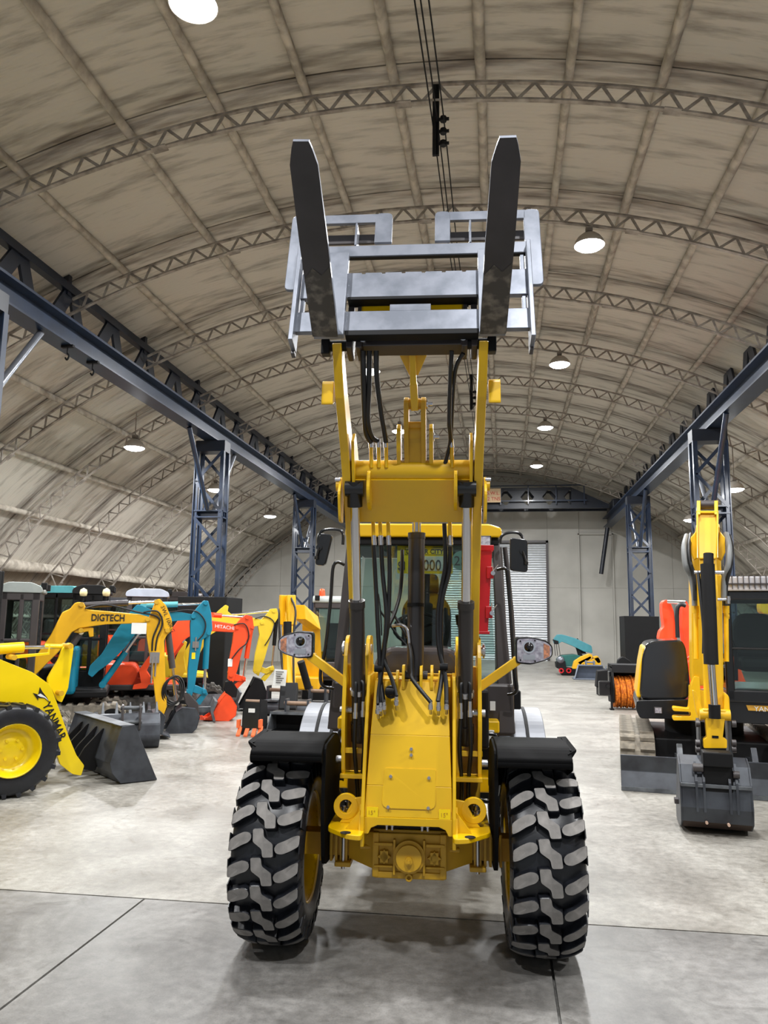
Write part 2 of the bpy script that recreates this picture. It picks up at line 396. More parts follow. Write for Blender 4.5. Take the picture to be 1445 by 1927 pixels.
# roller door
dr = thing('door_1', None, None, (-.27, 34, 0)); dr['kind'] = 'structure'
DOORM = mat('galvanised_shutter', S(196, 200, 204), .35, .55, var=.04)
mb = MB(); z = 0
while z < 5.3:
    pr = []
    for i in range(5): pr.append((-.02-.025*sin(pi*i/4), z+.1*i/4))
    poly = pr+[(.01, z+.1), (.01, z)]
    mb.prism(poly, -2.2, 2.2, 'yz'); z += .104
o = mb.build('shutter_slats', DOORM, dr); o['kind'] = 'stuff'
MB().box(-2.3, -2.2, -.08, .02, 0, 5.45).box(2.2, 2.3, -.08, .02, 0, 5.45).box(-2.3, 2.3, -.08, .02, 5.35, 5.45).build('door_frame', CHAR, dr)
tr = MB()
tr.box(3.3, 3.36, 33.93, 34.0, 0, 5.75).box(4.72, 4.78, 33.93, 34.0, 0, 5.75).box(3.3, 4.78, 33.93, 34.0, 5.7, 5.76)
tag(tr.build('trim_1', WALL), kind='structure')
# concrete ramp at the shutter
rp = MB(); rp.prism([(33.9, 0), (33.9, .28), (30.8, .0)], -2.4, 2.3, 'yz'); tag(rp.build('floor_ramp', FL1), kind='structure')
# black skirting pipe along the arch on the back wall
mb = MB(); mb.tube([(arc(t/20, R0-.22)[0], 33.9, arc(t/20, R0-.22)[1]) for t in range(-22, -7)], .035, 6, 1)
tag(mb.build('trim_2', BLKM), kind='structure')
# ------------------------------------------------------------------ roof arch trusses
RT, RB = R0-.31, R0-.54
NB = 84
def offr(th): return max(0., abs(th)-.72)*1.1     # lower chord drops away near the feet
ch = MB(); ch.sweep([(R0*0+RT*sin(t)-0, 0, RT*cos(t)) for t in [(-TH_MAX+2*TH_MAX*i/70) for i in range(71)]], .05, .03, (0, 1, 0)); top_me = ch.mesh('top_chord', TRUSS)
ch = MB(); ch.sweep([((RB-offr(t))*sin(t), 0, (RB-offr(t))*cos(t)) for t in [(-TH_MAX+2*TH_MAX*i/70) for i in range(71)]], .06, .026, (0, 1, 0)); bot_me = ch.mesh('bottom_chord', TRUSS)
pl = MB()
for j in range(-NP, NP+1):
    th = (j+.15)*DTH; a = RB-offr(th)-.012
    if j % 3 == 0: pl.beam((a*sin(th-.007), 0, a*cos(th-.007)), (a*sin(th+.007), 0, a*cos(th+.007)), .13, .015, (sin(th), 0, cos(th)))
plate_me = pl.mesh('splice_plate', TRUSS)
brace_m = {}
def zig():
    out = []
    for i in range(NB):
        t0 = -TH_MAX+2*TH_MAX*i/NB; t1 = t0+2*TH_MAX/NB/2; t2 = t0+2*TH_MAX/NB
        pT = lambda t: V((RT*sin(t), 0, RT*cos(t))); pB = lambda t: V(((RB-offr(t))*sin(t), 0, (RB-offr(t))*cos(t)))
        out += [(pB(t0), pT(t1)), (pT(t1), pB(t2))]
    return out
ZIG = zig()
proto = {}
brace_meshes = []
for (p, q) in ZIG:
    L = (q-p).length; c = (p+q)/2; mb = MB(); mb.beam(p-c, q-c, .036, .016, (0, 1, 0)); brace_meshes.append((mb.mesh('brace', TRUSS), c))
allb = MB()
for (p, q) in ZIG: allb.beam(p, q, .03, .016, (0, 1, 0))
allb_me = allb.mesh('brace', TRUSS)
ordn = ['lattice roof arch above and behind the camera', 'second lattice roof arch behind the camera']
names_t = {5: 'nearest visible lattice roof arch, crossing above the fork tine tips', 6: 'lattice roof arch crossing just behind the top of the fork guard', 7: 'lattice roof arch level with the fork carriage', 8: 'lattice roof arch at the second crane column, beyond the carriage', 9: 'fifth lattice roof arch counted away from the camera', 10: 'sixth lattice roof arch counted away from the camera', 11: 'seventh lattice roof arch, at the far crane columns', 12: 'third lattice roof arch in front of the back wall', 13: 'second lattice roof arch in front of the back wall', 14: 'last lattice roof arch, against the back wall'}
for k, y in enumerate(TK):
    if k < 4: continue
    if y > 33.8: continue
    t = thing('arch_truss', names_t.get(k, 'lattice roof arch directly above the camera, outside the picture'), 'roof truss', (XC, y, ZC), 0, 'lattice roof arches')
    inst(top_me, 'top_chord', t); inst(bot_me, 'bottom_chord', t); inst(plate_me, 'splice_plates', t)['kind'] = 'stuff'
    if 5 <= k <= 8:
        for bm, c in brace_meshes[14:-14]: inst(bm, 'brace', t, c)
        ex = MB()
        for (p, q) in ZIG[:14]+ZIG[-14:]: ex.beam(p, q, .05, .018, (0, 1, 0))
        o = ex.build('foot_bracing', TRUSS, t); o['kind'] = 'stuff'
    else:
        o = inst(allb_me, 'bracing', t); o['kind'] = 'stuff'
# ------------------------------------------------------------------ crane runways
XL, XR = -6.78, 4.55
def runway(side, x, out, label):
    r = thing('crane_runway', label, 'crane girder', (x, 0, 0))
    zt = 7.28 if out < 0 else 7.5
    g = MB(); y0, y1 = 3.5, 33.85
    g.box(-.17, .17, y0, y1, 6.0, 6.03).box(-.02, .02, y0, y1, 6.03, 6.36).box(-.2, .2, y0, y1, 6.36, 6.40)
    g.build('girder', NAVY, r)
    MB().box(-.03, .03, y0, y1, 6.40, 6.47).build('rail', NAVYD, r)
    MB().box(out*.33-.07, out*.33+.07, y0, y1, zt-.14, zt).build('top_chord', NAVYD, r)
    MB().box(out*.2, out*.45, y0, y1, 6.34, 6.42).build('walkway_angle', NAVYD, r)
    n = int((y1-y0)/1.4)
    m1 = MB(); m1.beam((0, 0, 6.42), (0, .5, zt-.12), .05, .25, (0, 1, 0)); a = m1.mesh('brace', NAVYD)
    m1 = MB(); m1.beam((0, .62, zt-.12), (0, .95, 6.42), .05, .25, (0, 1, 0)); b = m1.mesh('brace', NAVYD)
    for i in range(n):
        inst(a, 'brace', r, (out*.33, y0+i*1.4+.2, 0)); inst(b, 'brace', r, (out*.33, y0+i*1.4+.2, 0))
    m1 = MB(); m1.box(-.05, .05, -.05, .05, zt-.08, zt+.34); p = m1.mesh('tie_post', NAVYD)
    for y in TK:
        if y0 < y < y1: inst(p, 'tie_post', r, (out*.33, y-.15, -.12))
    return r
runway(-1, XL, -1, 'dark navy crane runway girder along the left row of columns')
runway(1, XR, 1, 'dark navy crane runway girder along the right row of columns')
def column(x, y, label, out, w=.72, d=.34):
    t = thing('crane_column', label, 'column', (x, y, 0), 0, 'lattice crane columns')
    pm = MB(); pm.box(-.05, .05, -.012, .012, 0, 5.72).box(-.05 if 1 else 0, -.03, -.05, .05, 0, 5.72); pm = pm.mesh('post', NAVY)
    for sx in (-1, 1):
        for sy in (-1, 1): inst(pm, 'post', t, (sx*(w/2-.05), sy*d/2, 0), (0, 0, pi if sx > 0 else 0))
    nz = 8; seg = (4.15-0)/6
    zs = [seg*i for i in range(7)]+[4.28, 5.0, 5.72]
    for sy in (-1, 1):
        for i in range(len(zs)-1):
            z0, z1 = zs[i], zs[i+1]
            if z0 == 4.15 or abs(z1-z0) < .3: continue
            s_ = 1 if i % 2 else -1
            s_ *= sy
            m1 = MB(); m1.beam((-s_*w/2*.9, sy*(d/2+.02), z0), (s_*w/2*.9, sy*(d/2+.02), z1), .016, .07, (0, 0, 1)); m1.build('lacing_bar', NAVY, t)
    MB().box(-w/2, w/2, -d/2-.03, d/2+.03, 4.14, 4.17).box(-w/2, w/2, -d/2-.03, d/2+.03, 4.29, 4.32).box(-w/2, w/2, -.01, .01, 4.17, 4.29).build('middle_plate', NAVY, t)
    MB().box(-w/2, w/2, -d/2-.02, d/2+.02, 5.72, 5.98).build('cap_block', NAVYD, t)
    for sy in (-1, 1):
        m1 = MB(); m1.cyl((0, sy*.2, 4.34), (0, sy*1.45, 5.97), .055, 10); o = m1.build('knee_brace', NAVY if sy < 0 else SILV, t)
    return t
YCOL = [8.55, 17.0, 25.7]
nm = ['nearest', 'middle', 'farthest']
for i, y in enumerate(YCOL):
    column(XL+.02, y, nm[i]+' navy lattice column of the left crane runway' if i else 'navy lattice column at the left edge of the picture', -1)
    column(XR-.12, y, nm[i]+' navy lattice column of the right crane runway, '+('mostly outside the picture', 'behind the yellow excavator', 'above a black guard box')[i], 1)
def guard(x, y, label, w=1.05, h=2.1, d=1.1):
    t = thing('guard_box', label, 'guard box', (x, y, 0), 0, 'black guard boxes round the column feet')
    for (a, b, c, e) in ((-w/2, w/2, -d/2, -d/2+.04), (-w/2, w/2, d/2-.04, d/2), (-w/2, -w/2+.04, -d/2+.04, d/2-.04), (w/2-.04, w/2, -d/2+.04, d/2-.04)):
        MB().box(a, b, c, e, 0, h).build('side_panel', BLKM, t, .01)
    return t
guard(XR-.2, 25.75, 'black guard box round the far right crane column')
guard(XL+.1, 17.1, 'black guard box round the middle left crane column', 1.15, 2.3)
guard(XL-.02, 8.54, 'black guard box at the left picture edge', 1.0, 2.35, .9)
# bridge crane near the back wall
bc = thing('bridge_crane', 'navy overhead travelling crane bridge near the back wall', 'overhead crane', (0, 32.1, 6.47))
L_, R_ = XL-.1, XR+.1
for yy in (-.4, .4):
    mb = MB(); mb.box(L_+.3, R_-.3, yy-.08, yy+.08, .05, .2).box(L_+1.8, R_-1.8, yy-.06, yy+.06, .82, .92)
    mb.prism([(L_+.3, .2), (L_+1.8, .92), (L_+1.8, .2)], yy-.05, yy+.05); mb.prism([(R_-.3, .2), (R_-1.8, .92), (R_-1.8, .2)], yy-.05, yy+.05)
    mb.build('bridge_girder', NAVYD, bc)
    n = 9
    for i in range(n):
        x = L_+1.8+(R_-L_-3.6)*(i+.5)/n
        MB().prism([(x-.42, .86), (x+.42, .86), (x+.16, .54), (x+.42, .18), (x-.42, .18), (x-.16, .54)], yy-.02, yy+.02).build('web_plate', NAVYD, bc)
for yy in (-.62,):
    rl = MB(); rl.beam((L_+1.2, yy, .98), (R_-1.2, yy, .98), .04, .04); rl.beam((L_+1.2, yy, .35), (R_-1.2, yy, .35), .03, .05); rl.build('handrail', NAVY, bc)
    for i in range(9):
        x = L_+1.3+(R_-L_-2.6)*i/8; MB().box(x-.02, x+.02, yy-.02, yy+.02, .2, 1.0).build('handrail_post', SILV if i == 5 else NAVY, bc)
for x in (L_+.1, R_-.1):
    MB().box(x-.12, x+.12, -.95, .95, .0, .35).build('end_carriage', NAVYD, bc, .01)
hb = MB(); hb.box(-1.1, -.65, -.9, -.5, .05, .95); hb.build('hoist_cabinet', NAVYD, bc, .01)
SG = mat('capacity_sign', S(206, 178, 140), .7)
sgn_ = MB().box(-.62, 0.0, -.72, -.70, .28, .86).build('capacity_sign', SG, bc)
text('S.W.L.', .2, RED, bc, (-.56, -.725, .6), (1, 0, 0), (0, 0, 1)); text('2 TNS', .2, RED, bc, (-.54, -.725, .36), (1, 0, 0), (0, 0, 1))
# slanting brace at the end of right runway
o = MB().cyl(atY(1143, 993, 33.3), atY(1131, 1080, 33.3), .09, 10).build('hanging_brace', NAVYD); tag(o, 'dark steel post hanging from the far end of the right runway', 'post')
# ------------------------------------------------------------------ lamps
def highbay(x, y, z, label, roofz, vis=True):
    t = thing('highbay_lamp', label, 'lamp', (x, y, z), 0, 'high bay lamps')
    mb = MB(); mb.lathe([(.0, .21), (.05, .205), (.11, .18), (.17, .13), (.21, .07), (.235, 0), (.225, 0), (.20, .06), (.15, .12), (0, .17)], (0, 0, 0), (0, 0, 1), 28); mb.build('lamp_shade', SHADE, t)
    mb = MB(); mb.lathe([(0, -.06), (.10, -.055), (.18, -.03), (.228, .01), (.215, .02), (0, .03)], (0, 0, 0), (0, 0, 1), 24); mb.build('lamp_disc', LAMPM, t)
    mb = MB(); mb.cyl((0, 0, .23), (0, 0, roofz-z), .012, 6); mb.box(-.05, .05, -.05, .05, .22, .3); mb.build('hanger', TRUSS, t)
    ld = bpy.data.lights.new('lamp_light', 'AREA'); ld.shape = 'DISK'; ld.size = .34; ld.energy = LAMP_W; ld.color = (.98, .99, 1.)
    lo = bpy.data.objects.new('lamp_light', ld); col.objects.link(lo); lo.parent = t; lo.location = (0, 0, -.07)
def rz(x): return ZC+sqrt((RB)**2-min(abs(x-XC), 12.5)**2)
for i, (x, y, l) in enumerate([(1.37, 11.3, 'nearest lit lamp of the right-hand inner row, right of the fork'), (1.32, 16.75, 'second lit lamp of the right-hand inner row'), (1.31, 22.3, 'third lit lamp of the right-hand inner row'), (1.3, 27.8, 'farthest lit lamp of the right-hand inner row, above the bridge crane'),
        (1.25, 6.1, 'lamp above the top edge of the picture, right side'), (-2.83, 6.1, 'lamp above the top edge of the picture, left side'), (-2.9, 11.3, 'lamp of the left-hand inner row hidden behind the left tine'), (-2.95, 16.75, 'lamp of the left-hand inner row hidden behind the loader arm'), (-3.0, 22.3, 'lit lamp seen between the loader arms'), (-3.0, 27.8, 'lamp of the left-hand inner row hidden by the loader'),
        (1.25, .5, 'lamp behind the camera, right side'), (-2.8, .5, 'lamp behind the camera, left side')]):
    highbay(x, y, {0: 7.5, 1: 7.5, 2: 7.5, 3: 7.5}.get(i, 7.5), l, rz(x))
for x, y, l in [(-8.04, 15.6, 'nearest lit lamp over the left machine row'), (-8.23, 21.0, 'lit lamp seen beside the middle left column'), (-8.26, 26.5, 'farthest lit lamp over the left machine row'), (5.68, 19.6, 'lit lamp right of the yellow excavator boom'), (5.95, 25.18, 'lit lamp just left of the excavator boom top'), (-8.1, 10.2, 'lamp over the left machine row outside the left picture edge'), (-8.5, 5.6, 'lamp at the left side near the camera'), (5.7, 14.1, 'lamp over the right bay outside the right picture edge'), (5.7, 9.2, 'lamp at the right side beyond the right picture edge'), (5.7, 4.2, 'lamp at the right side near the camera')]:
    highbay(x, y, 5.54 if x < 0 else 5.13, l, rz(x))
# overhead conductor cables with hangers
cw = thing('conductor_cables', 'bundle of thin black power cables strung along the roof', 'cable', (0, 0, 0))
for i, dx in enumerate((-.06, 0., .08)):
    mb = MB(); P = []
    for k in range(9): P.append((-.72+dx, 2.9+2.78*k, 7.78-(.12 if k % 2 else 0)*(1+.2*i)))
    mb.tube(P, .009, 5, 4); mb.build('cable', BLKM, cw)
for y in (8.5, 14.06, 19.6):
    t = thing('cable_hanger', 'dark bracket with insulators hanging from roof arch '+{8.5: 'above the fork guard', 14.06: 'behind the fork carriage', 19.6: 'far down the hall'}[y], 'bracket', (-.75, y, 7.6))
    MB().box(-.03, .03, -.02, .02, -.25, .7).box(.02, .05, -.02, .02, -.25, .7).build('bracket_bar', BLKM, t)
    for k in range(3): MB().cyl((-.02, 0, -.1+.16*k), (.17, 0, -.1+.16*k), .02, 8).cyl((.1, 0, -.13+.16*k), (.1, 0, -.07+.16*k), .04, 8).build('insulator', BLKM, t)
# hooks on left girder
for (y, k) in ((10.6, 'nearest to'), (11.35, 'second from')):
    t = thing('chain_hook', 'small dark chain hook hanging under the left crane runway, '+k+' the picture edge', 'hook', (XL+.1, y, 6.0))
    MB().box(-.1, .1, -.03, .03, -.04, 0).cyl((0, 0, -.04), (0, 0, -.14), .012, 6).build('clamp', BLKM, t)
    MB().tube([(0, 0, -.13), (.03, 0, -.18), (0, 0, -.24), (-.03, 0, -.2)], .014, 6, 4).build('hook', BLKM, t)
# ================================================================== MAIN LOADER
LZ = radians(4.0); LO = V((-.53, 4.50, 0))
_ex = V((cos(LZ), sin(LZ), 0)); _ey = V((-sin(LZ), cos(LZ), 0))
def L(px, py, y):      # pixel -> point on the loader's cross plane y
    d = ray(px, py); t = ((LO+_ey*y-CP).dot(_ey))/d.dot(_ey); q = CP+d*t-LO
    return V((q.dot(_ex), q.dot(_ey), q.z))
ld_ = thing('wheel_loader', 'large yellow wheel loader facing the camera with raised pallet fork', 'wheel loader', LO, LZ)
# ---- tyres
TR, TW = .47, .181
def crown(u): return -.035*(abs(u)/TW)**3
def tyre_base():
    mb = MB(); pr = []
    for i in range(13):
        a = -1+2*i/12; pr.append((TR+crown(a*TW*.97)-.012, a*TW*.97))
    side = [(TR-.075, TW*1.04), (TR-.14, TW*1.05), (TR-.165, TW*.93), (.282, TW*.86), (.272, TW*.6)]
    full = [(r, -h) for r, h in side[::-1]]+pr+side
    mb.lathe(full, (0, 0, 0), (1, 0, 0), 64); return mb.mesh('tyre', RUB)
def lug(poly, Rt=.502, drop=0.):
    mb = MB(); n = len(poly); cx = sum(p[0] for p in poly)/n; cy = sum(p[1] for p in poly)/n
    def P(u, v, r):
        r = r+crown(u)*1.0; a = v/TR; return (u, -r*cos(a), r*sin(a))
    lo = [P(cx+(p[0]-cx)*1.1, cy+(p[1]-cy)*1.1, TR-.02) for p in poly]; mi = [P(*p, Rt-.004) for p in poly]
    hi = [P(cx+(p[0]-cx)*.95, cy+(p[1]-cy)*.95, Rt) for p in poly]
    vs = lo+mi+hi+[P(cx, cy, Rt)]
    mb.add(vs, [(i, (i+1) % n, n+(i+1) % n, n+i) for i in range(n)]+[(n+i, n+(i+1) % n, 2*n+(i+1) % n, 2*n+i) for i in range(n)])
    mb.mi = 1; mb.add([hi[i] for i in range(n)]+[P(cx, cy, Rt)], [(i, (i+1) % n, n) for i in range(n)])
    return mb.mesh('tread_block', [RUB, RUBT])
CB = [(-.062, .078), (-.004, .082), (.004, .034), (.056, -.004), (.062, -.078), (.004, -.082), (-.004, -.034), (-.056, .004)]
CB = rnd(CB, .010, 2)
SB = rnd([(-.066, .026), (-.078, .056), (-.115, .062), (-.165, .04), (-.207, .012), (-.209, -.058), (-.172, -.044), (-.125, -.016), (-.085, .0)], .014, 2)
CB = [(a*.98, b*.82) for a, b in CB]; SB = [(a*.912+.004, b*.82) for a, b in SB]
SBR = [(-a, -b) for a, b in SB]
ctr_me, sl_me, sr_me = lug(CB), lug(SB), lug(SBR)
SH = MB() # shoulder ribs continuing each side lug down the sidewall
def sh(sg):
    mb = MB(); a = 0
    for (r0, r1, u0, u1) in ((TR+.03-.035, TR-.09, .2, .225),):
        lo, hi = [], []
        for (v, r, u) in ((-.024, r0, .180), (.022, r0, .180), (.02, r1, .186), (-.02, r1, .186)):
            an = v/TR; lo.append((sg*u, -r*cos(an), r*sin(an))); hi.append((sg*(u+.006), -(r-.004)*cos(an), (r-.004)*sin(an)))
        mb.hexa(lo, hi)
    return mb.mesh('shoulder_rib', RUB)
shl, shr = sh(-1), sh(1)
tb = tyre_base(); NP_ = 23
def wheel(root, x, y, z, side, blocks=True, rimmat=YEL, flip=1, sc=1.):
    tp = inst(tb, 'tyre', root, (x, y, z)); tp.scale = (sc, sc, sc)
    rm = MB(); s = side   # side = +1 : outer face towards +x
    rm.lathe([(.285, -.165), (.296, -.176), (.282, -.155), (.255, -.135), (.240, -.02), (.245, .08), (.262, .12), (.285, .165), (.29, .176)], (0, 0, 0), (s, 0, 0), 40)
    rm.lathe([(.242, .0), (.15, .02), (.09, .05), (0, .05)], (0, 0, 0), (s, 0, 0), 32); rm.lathe([(.242, -.015), (.15, .0), (0, .02)], (0, 0, 0), (s, 0, 0), 32)
    rim = rm.build('rim', rimmat, tp)
    nt = MB()
    for k in range(8): a = 2*pi*k/8; nt.cyl((s*.015, .12*cos(a), .12*sin(a)), (s*.05, .12*cos(a), .12*sin(a)), .013, 6)
    nt.build('wheel_nuts', rimmat, tp)
    if blocks:
        for k in range(NP_):
            a = 2*pi*k/NP_
            inst(ctr_me, 'tread_block', tp, (0, 0, 0), (a, 0, 0))
            inst(sl_me, 'tread_block', tp, (0, 0, 0), (a, 0, 0)); inst(sr_me, 'tread_block', tp, (0, 0, 0), (a, 0, 0))
            inst(shl, 'shoulder_rib', tp, (0, 0, 0), (a-.05, 0, 0)); inst(shr, 'shoulder_rib', tp, (0, 0, 0), (a+.05, 0, 0))
    return tp
CX = .015
wheel(ld_, CX-.735, 0, .5, -1); wheel(ld_, CX+.714, 0, .5, 1)
wheel(ld_, CX-.735, 2.05, .5, -1, False); wheel(ld_, CX+.735, 2.05, .5, 1, False)
CYLM = mat('cylinder_charcoal', S(46, 42, 41), .32, var=.05)
# ---- axle
ax = MB(); ax.box(CX-.19, CX+.19, -.17, .17, .41, .625).box(CX-.2, CX+.2, -.15, .15, .6, .64)
ax.box(CX-.2, CX-.165, -.185, .18, .4, .63).box(CX+.165, CX+.2, -.185, .18, .4, .63); ax.box(CX-.19, CX+.19, -.18, -.1, .395, .43)
axl = ax.build('axle_housing', YELD, ld_, .006)
for sx in (-1, 1):
    b = MB(); b.hexa([(CX+sx*.2, -.14, .43), (CX+sx*.2, .14, .43), (CX+sx*.2, .14, .62), (CX+sx*.2, -.14, .62)], [(CX+sx*.34, -.07, .46), (CX+sx*.34, .07, .46), (CX+sx*.34, .07, .6), (CX+sx*.34, -.07, .6)])
    b.box(CX+sx*.34-.001, CX+sx*.34+.001, -.075, .075, .45, .61)
    xs_ = sorted((CX+sx*.34, CX+sx*.62)); b.box(xs_[0], xs_[1], -.06, .06, .47, .59)
    for k in range(6):
        x = CX+sx*(.355+.028*k); b.box(x-.007, x+.007, -.085, .085, .445, .615)
    b.build('axle_arm', YELD, ld_, .004)
b = MB(); b.cyl((CX, -.18, .515), (CX, -.21, .515), .085, 32).cyl((CX, -.21, .515), (CX, -.235, .515), .068, 32).cyl((CX, -.235, .505), (CX, -.25, .505), .02, 16).cyl((CX, -.25, .505), (CX, -.262, .505), .009, 10)
b.ring((CX, -.2, .41), (0, 1, 0), .02, .009, .02, 16); b.build('pinion_boss', YELD, axl, .003)
b = MB()
for sx in (-1, 1):
    b.box(CX+sx*.135-.022, CX+sx*.135+.022, -.2, -.17, .48, .54)
    st = [(CX+sx*.135+(.038 if k % 2 == 0 else .02)*cos(pi/4*k), .51+(.038 if k % 2 == 0 else .02)*sin(pi/4*k)) for k in range(8)]; b.prism(st, -.2, -.17)
    b.box(CX+sx*.08-.006, CX+sx*.08+.006, -.2, -.17, .42, .6)
    xs_ = sorted((CX+sx*.09, CX+sx*.19)); b.box(*xs_, -.195, -.17, .565, .58); b.box(*xs_, -.195, -.17, .455, .465)
    b.cyl((CX+sx*.19, -.12, .535), (CX+sx*.27, -.12, .535), .013, 10)
b.build('housing_ribs', YELD, axl, .002)
for sx in (-1, 1):
    for yy in (-.09, .09):
        q = MB(); x = CX+sx*.37; q.cyl((x, yy, .41), (x, yy, .74), .011, 10); q.cyl((x, yy, .70), (x, yy, .725), .022, 6).cyl((x, yy, .68), (x, yy, .695), .026, 12); q.build('axle_bolt', ZINC, ld_)
    q = MB(); q.box(CX+sx*.37-.045, CX+sx*.37+.045, -.12, .12, .425, .45); q.build('clamp_plate', YELD, ld_, .006)
# ---- front frame
sx_b, sx_t = .232, .206
fz = [(-.33, .745), (-.3, .9), (-.22, 1.15), (-.10, 1.43)]   # y,z profile of the sloping cover
def fw(z): return .232+(.206-.232)*(z-.745)/(1.43-.745)
cov = MB(); F = []
rows = []
for (y, z) in fz: rows.append((y, z, fw(z)))
for (a, c) in zip(rows[:-1], rows[1:]):
    cov.hexa([(CX-a[2], a[0], a[1]), (CX+a[2], a[0], a[1]), (CX+a[2], a[0]+.02, a[1]), (CX-a[2], a[0]+.02, a[1])], [(CX-c[2], c[0], c[1]), (CX+c[2], c[0], c[1]), (CX+c[2], c[0]+.02, c[1]), (CX-c[2], c[0]+.02, c[1])])
cov.prism([(CX-.232, .745), (CX-.232, .66), (CX-.21, .66), (CX-.195, .69), (CX-.16, .705), (CX+.16, .705), (CX+.195, .69), (CX+.21, .66), (CX+.232, .66), (CX+.232, .745)], -.335, -.315)
cv = cov.build('frame_cover', YEL, ld_, .003)
for sx in (-1, 1):
    q = MB(); x = CX+sx*.24; q.prism([(-.36, .6), (-.36, .75), (-.325, .9), (-.245, 1.15), (-.12, 1.46), (.25, 1.46), (.35, 1.0), (.35, .6)], x-.009, x+.009, 'yz'); q.build('frame_side', YEL, ld_, .003)
def onc(x, z): # point on the cover
    for (a, c) in zip(fz[:-1], fz[1:]):
        if a[1] <= z <= c[1]: return V((x, a[0]+(c[0]-a[0])*(z-a[1])/(c[1]-a[1])-.004, z))
hp = rnd([(-.135, .79), (.15, .79), (.15, .985), (-.125, .985)], [.04, .04, .01, .01], 4)
q = MB(); q.add([tuple(onc(x+CX*.5, z)+V((0, -.002, 0))) for x, z in hp]+[tuple(onc(x+CX*.5, z)+V((0, .004, 0))) for x, z in hp], [tuple(range(len(hp)))]+[(i, (i+1) % len(hp), len(hp)+(i+1) % len(hp), len(hp)+i) for i in range(len(hp))]); q.build('inspection_plate', YEL, cv)
q = MB()
for (px, py) in ((735, 1461), (807, 1464), (731, 1516), (806, 1518), (773, 1412), (773, 1423)):
    z = L(px, py, -.3).z; x = L(px, py, -.3).x; p = onc(x, min(z, 1.4)); q.cyl(p+V((0, .0, 0)), p+V((0, -.014, 0)), .009, 6)
q.build('cover_bolts', ZINC, cv)
for sx in (-1, 1):
    p = onc(CX+sx*.19, .76); q = MB(); q.box(p.x-.03, p.x+.03, p.y-.003, p.y, .745, .795); q.build('warning_label', SIGNY, cv)
    text('15°', .03, YELD, cv, (p.x-.024, p.y-.004, .757), (1, 0, 0), (0, 0, 1), ext=.001)
q = MB(); q.box(CX-.2, CX+.2, -.2, .1, .66, .7); q.build('valve_block', BLKM, ld_)
q = MB()
for dx in (-.12, -.09, .07, .1): q.cyl((CX+dx, -.24, .66), (CX+dx, -.24, .73), .008, 8).cyl((CX+dx, -.24, .68), (CX+dx, -.24, .7), .013, 6)
q.build('hose_fitting', ZINC, ld_)
# mounting flanges with ears
for sx in (-1, 1):
    q = MB(); pl = rnd([(CX+sx*.23, -.36), (CX+sx*.235, -.46), (CX+sx*.31, -.44), (CX+sx*.43, -.3), (CX+sx*.43, .15), (CX+sx*.24, .15)][::sx], .03, 3); q.prism(pl, .655, .68, 'xy'); q.build('frame_foot', YEL, ld_, .004)
    q = MB(); q.ring((CX+sx*.345, -.2, .765), (0, 1, 0), .068, .036, .028, 28); q.prism([(CX+sx*.24, .68), (CX+sx*.38, .68), (CX+sx*.35, .72), (CX+sx*.30, .81), (CX+sx*.24, .82)], -.212, -.188); q.build('tie_down_ear', YEL, ld_, .003)
    q = MB(); q.prism([(-.36, .68), (-.30, .68), (-.30, .80), (-.31, .8)], CX+sx*.25-.008, CX+sx*.25+.008, 'yz'); q.hexa([(CX+sx*.25, -.33, .68), (CX+sx*.25, -.31, .68), (CX+sx*.25, -.31, .78), (CX+sx*.25, -.33, .78)], [(CX+sx*.33, -.34, .68), (CX+sx*.33, -.32, .68), (CX+sx*.33, -.32, .682), (CX+sx*.33, -.34, .682)]); q.build('gusset', YEL, ld_)
    q = MB(); q.cyl((CX+sx*.32, -.405, .6795), (CX+sx*.32, -.405, .6815), .028, 20); q.build('foot_hole', BLKM, ld_)
# towers
for sx in (-1, 1):
    for k, xx in enumerate((.262, .385)):
        q = MB(); x = CX+sx*xx; pr = rnd([(-.05, .88), (-.1, 1.2), (-.05, 1.55), (.02, 1.68), (.2, 1.68), (.26, 1.5), (.3, .88)], .05, 3); q.prism(pr, x-.011, x+.011, 'yz'); q.build('tower_plate', YEL, ld_, .003)
    q = MB(); x0, x1 = sorted((CX+sx*.25, CX+sx*.40)); q.box(x0, x1, -.08, .02, .885, .91).box(x0, x1, .2, .3, .88, 1.5).box(x0, x1, -.06, -.04, 1.02, 1.05); q.build('tower_web', YEL, ld_, .003)
    q = MB(); q.cyl((CX+sx*.245, .1, 1.6), (CX+sx*.425, .1, 1.6), .03, 18).cyl((CX+sx*.41, .1, 1.6), (CX+sx*.42, .1, 1.6), .045, 18); q.cyl((CX+sx*.42, .02, 1.25), (CX+sx*.25, .02, 1.25), .022, 14); q.cyl((CX+sx*.395, -.02, .98), (CX+sx*.43, -.02, .98), .02, 12); q.build('pivot_pin', ZINC, ld_)
q = MB(); q.box(CX-.25, CX+.25, .3, .34, .7, 1.45).box(CX-.4, CX+.4, .28, .7, .5, .85); q.build('frame_rear_plate', YELD, ld_, .004)
# tilt cylinder brackets at the top of the cover
q = MB()
for xx in (-.045, .055, .115): 
    q.prism(rnd([(-.13, 1.38), (-.13, 1.47), (-.10, 1.52), (-.02, 1.52), (.06, 1.38)], .02, 2), CX+xx-.008, CX+xx+.008, 'yz')
for xx in (-.17, -.08, .16): q.prism(rnd([(-.13, 1.36), (-.13, 1.45), (-.10, 1.49), (-.04, 1.49), (.02, 1.36)], .02, 2), CX+xx-.008, CX+xx+.008, 'yz')
q.box(CX-.2, CX+.22, -.09, .2, 1.40, 1.44); q.build('cylinder_bracket', YEL, ld_, .002)
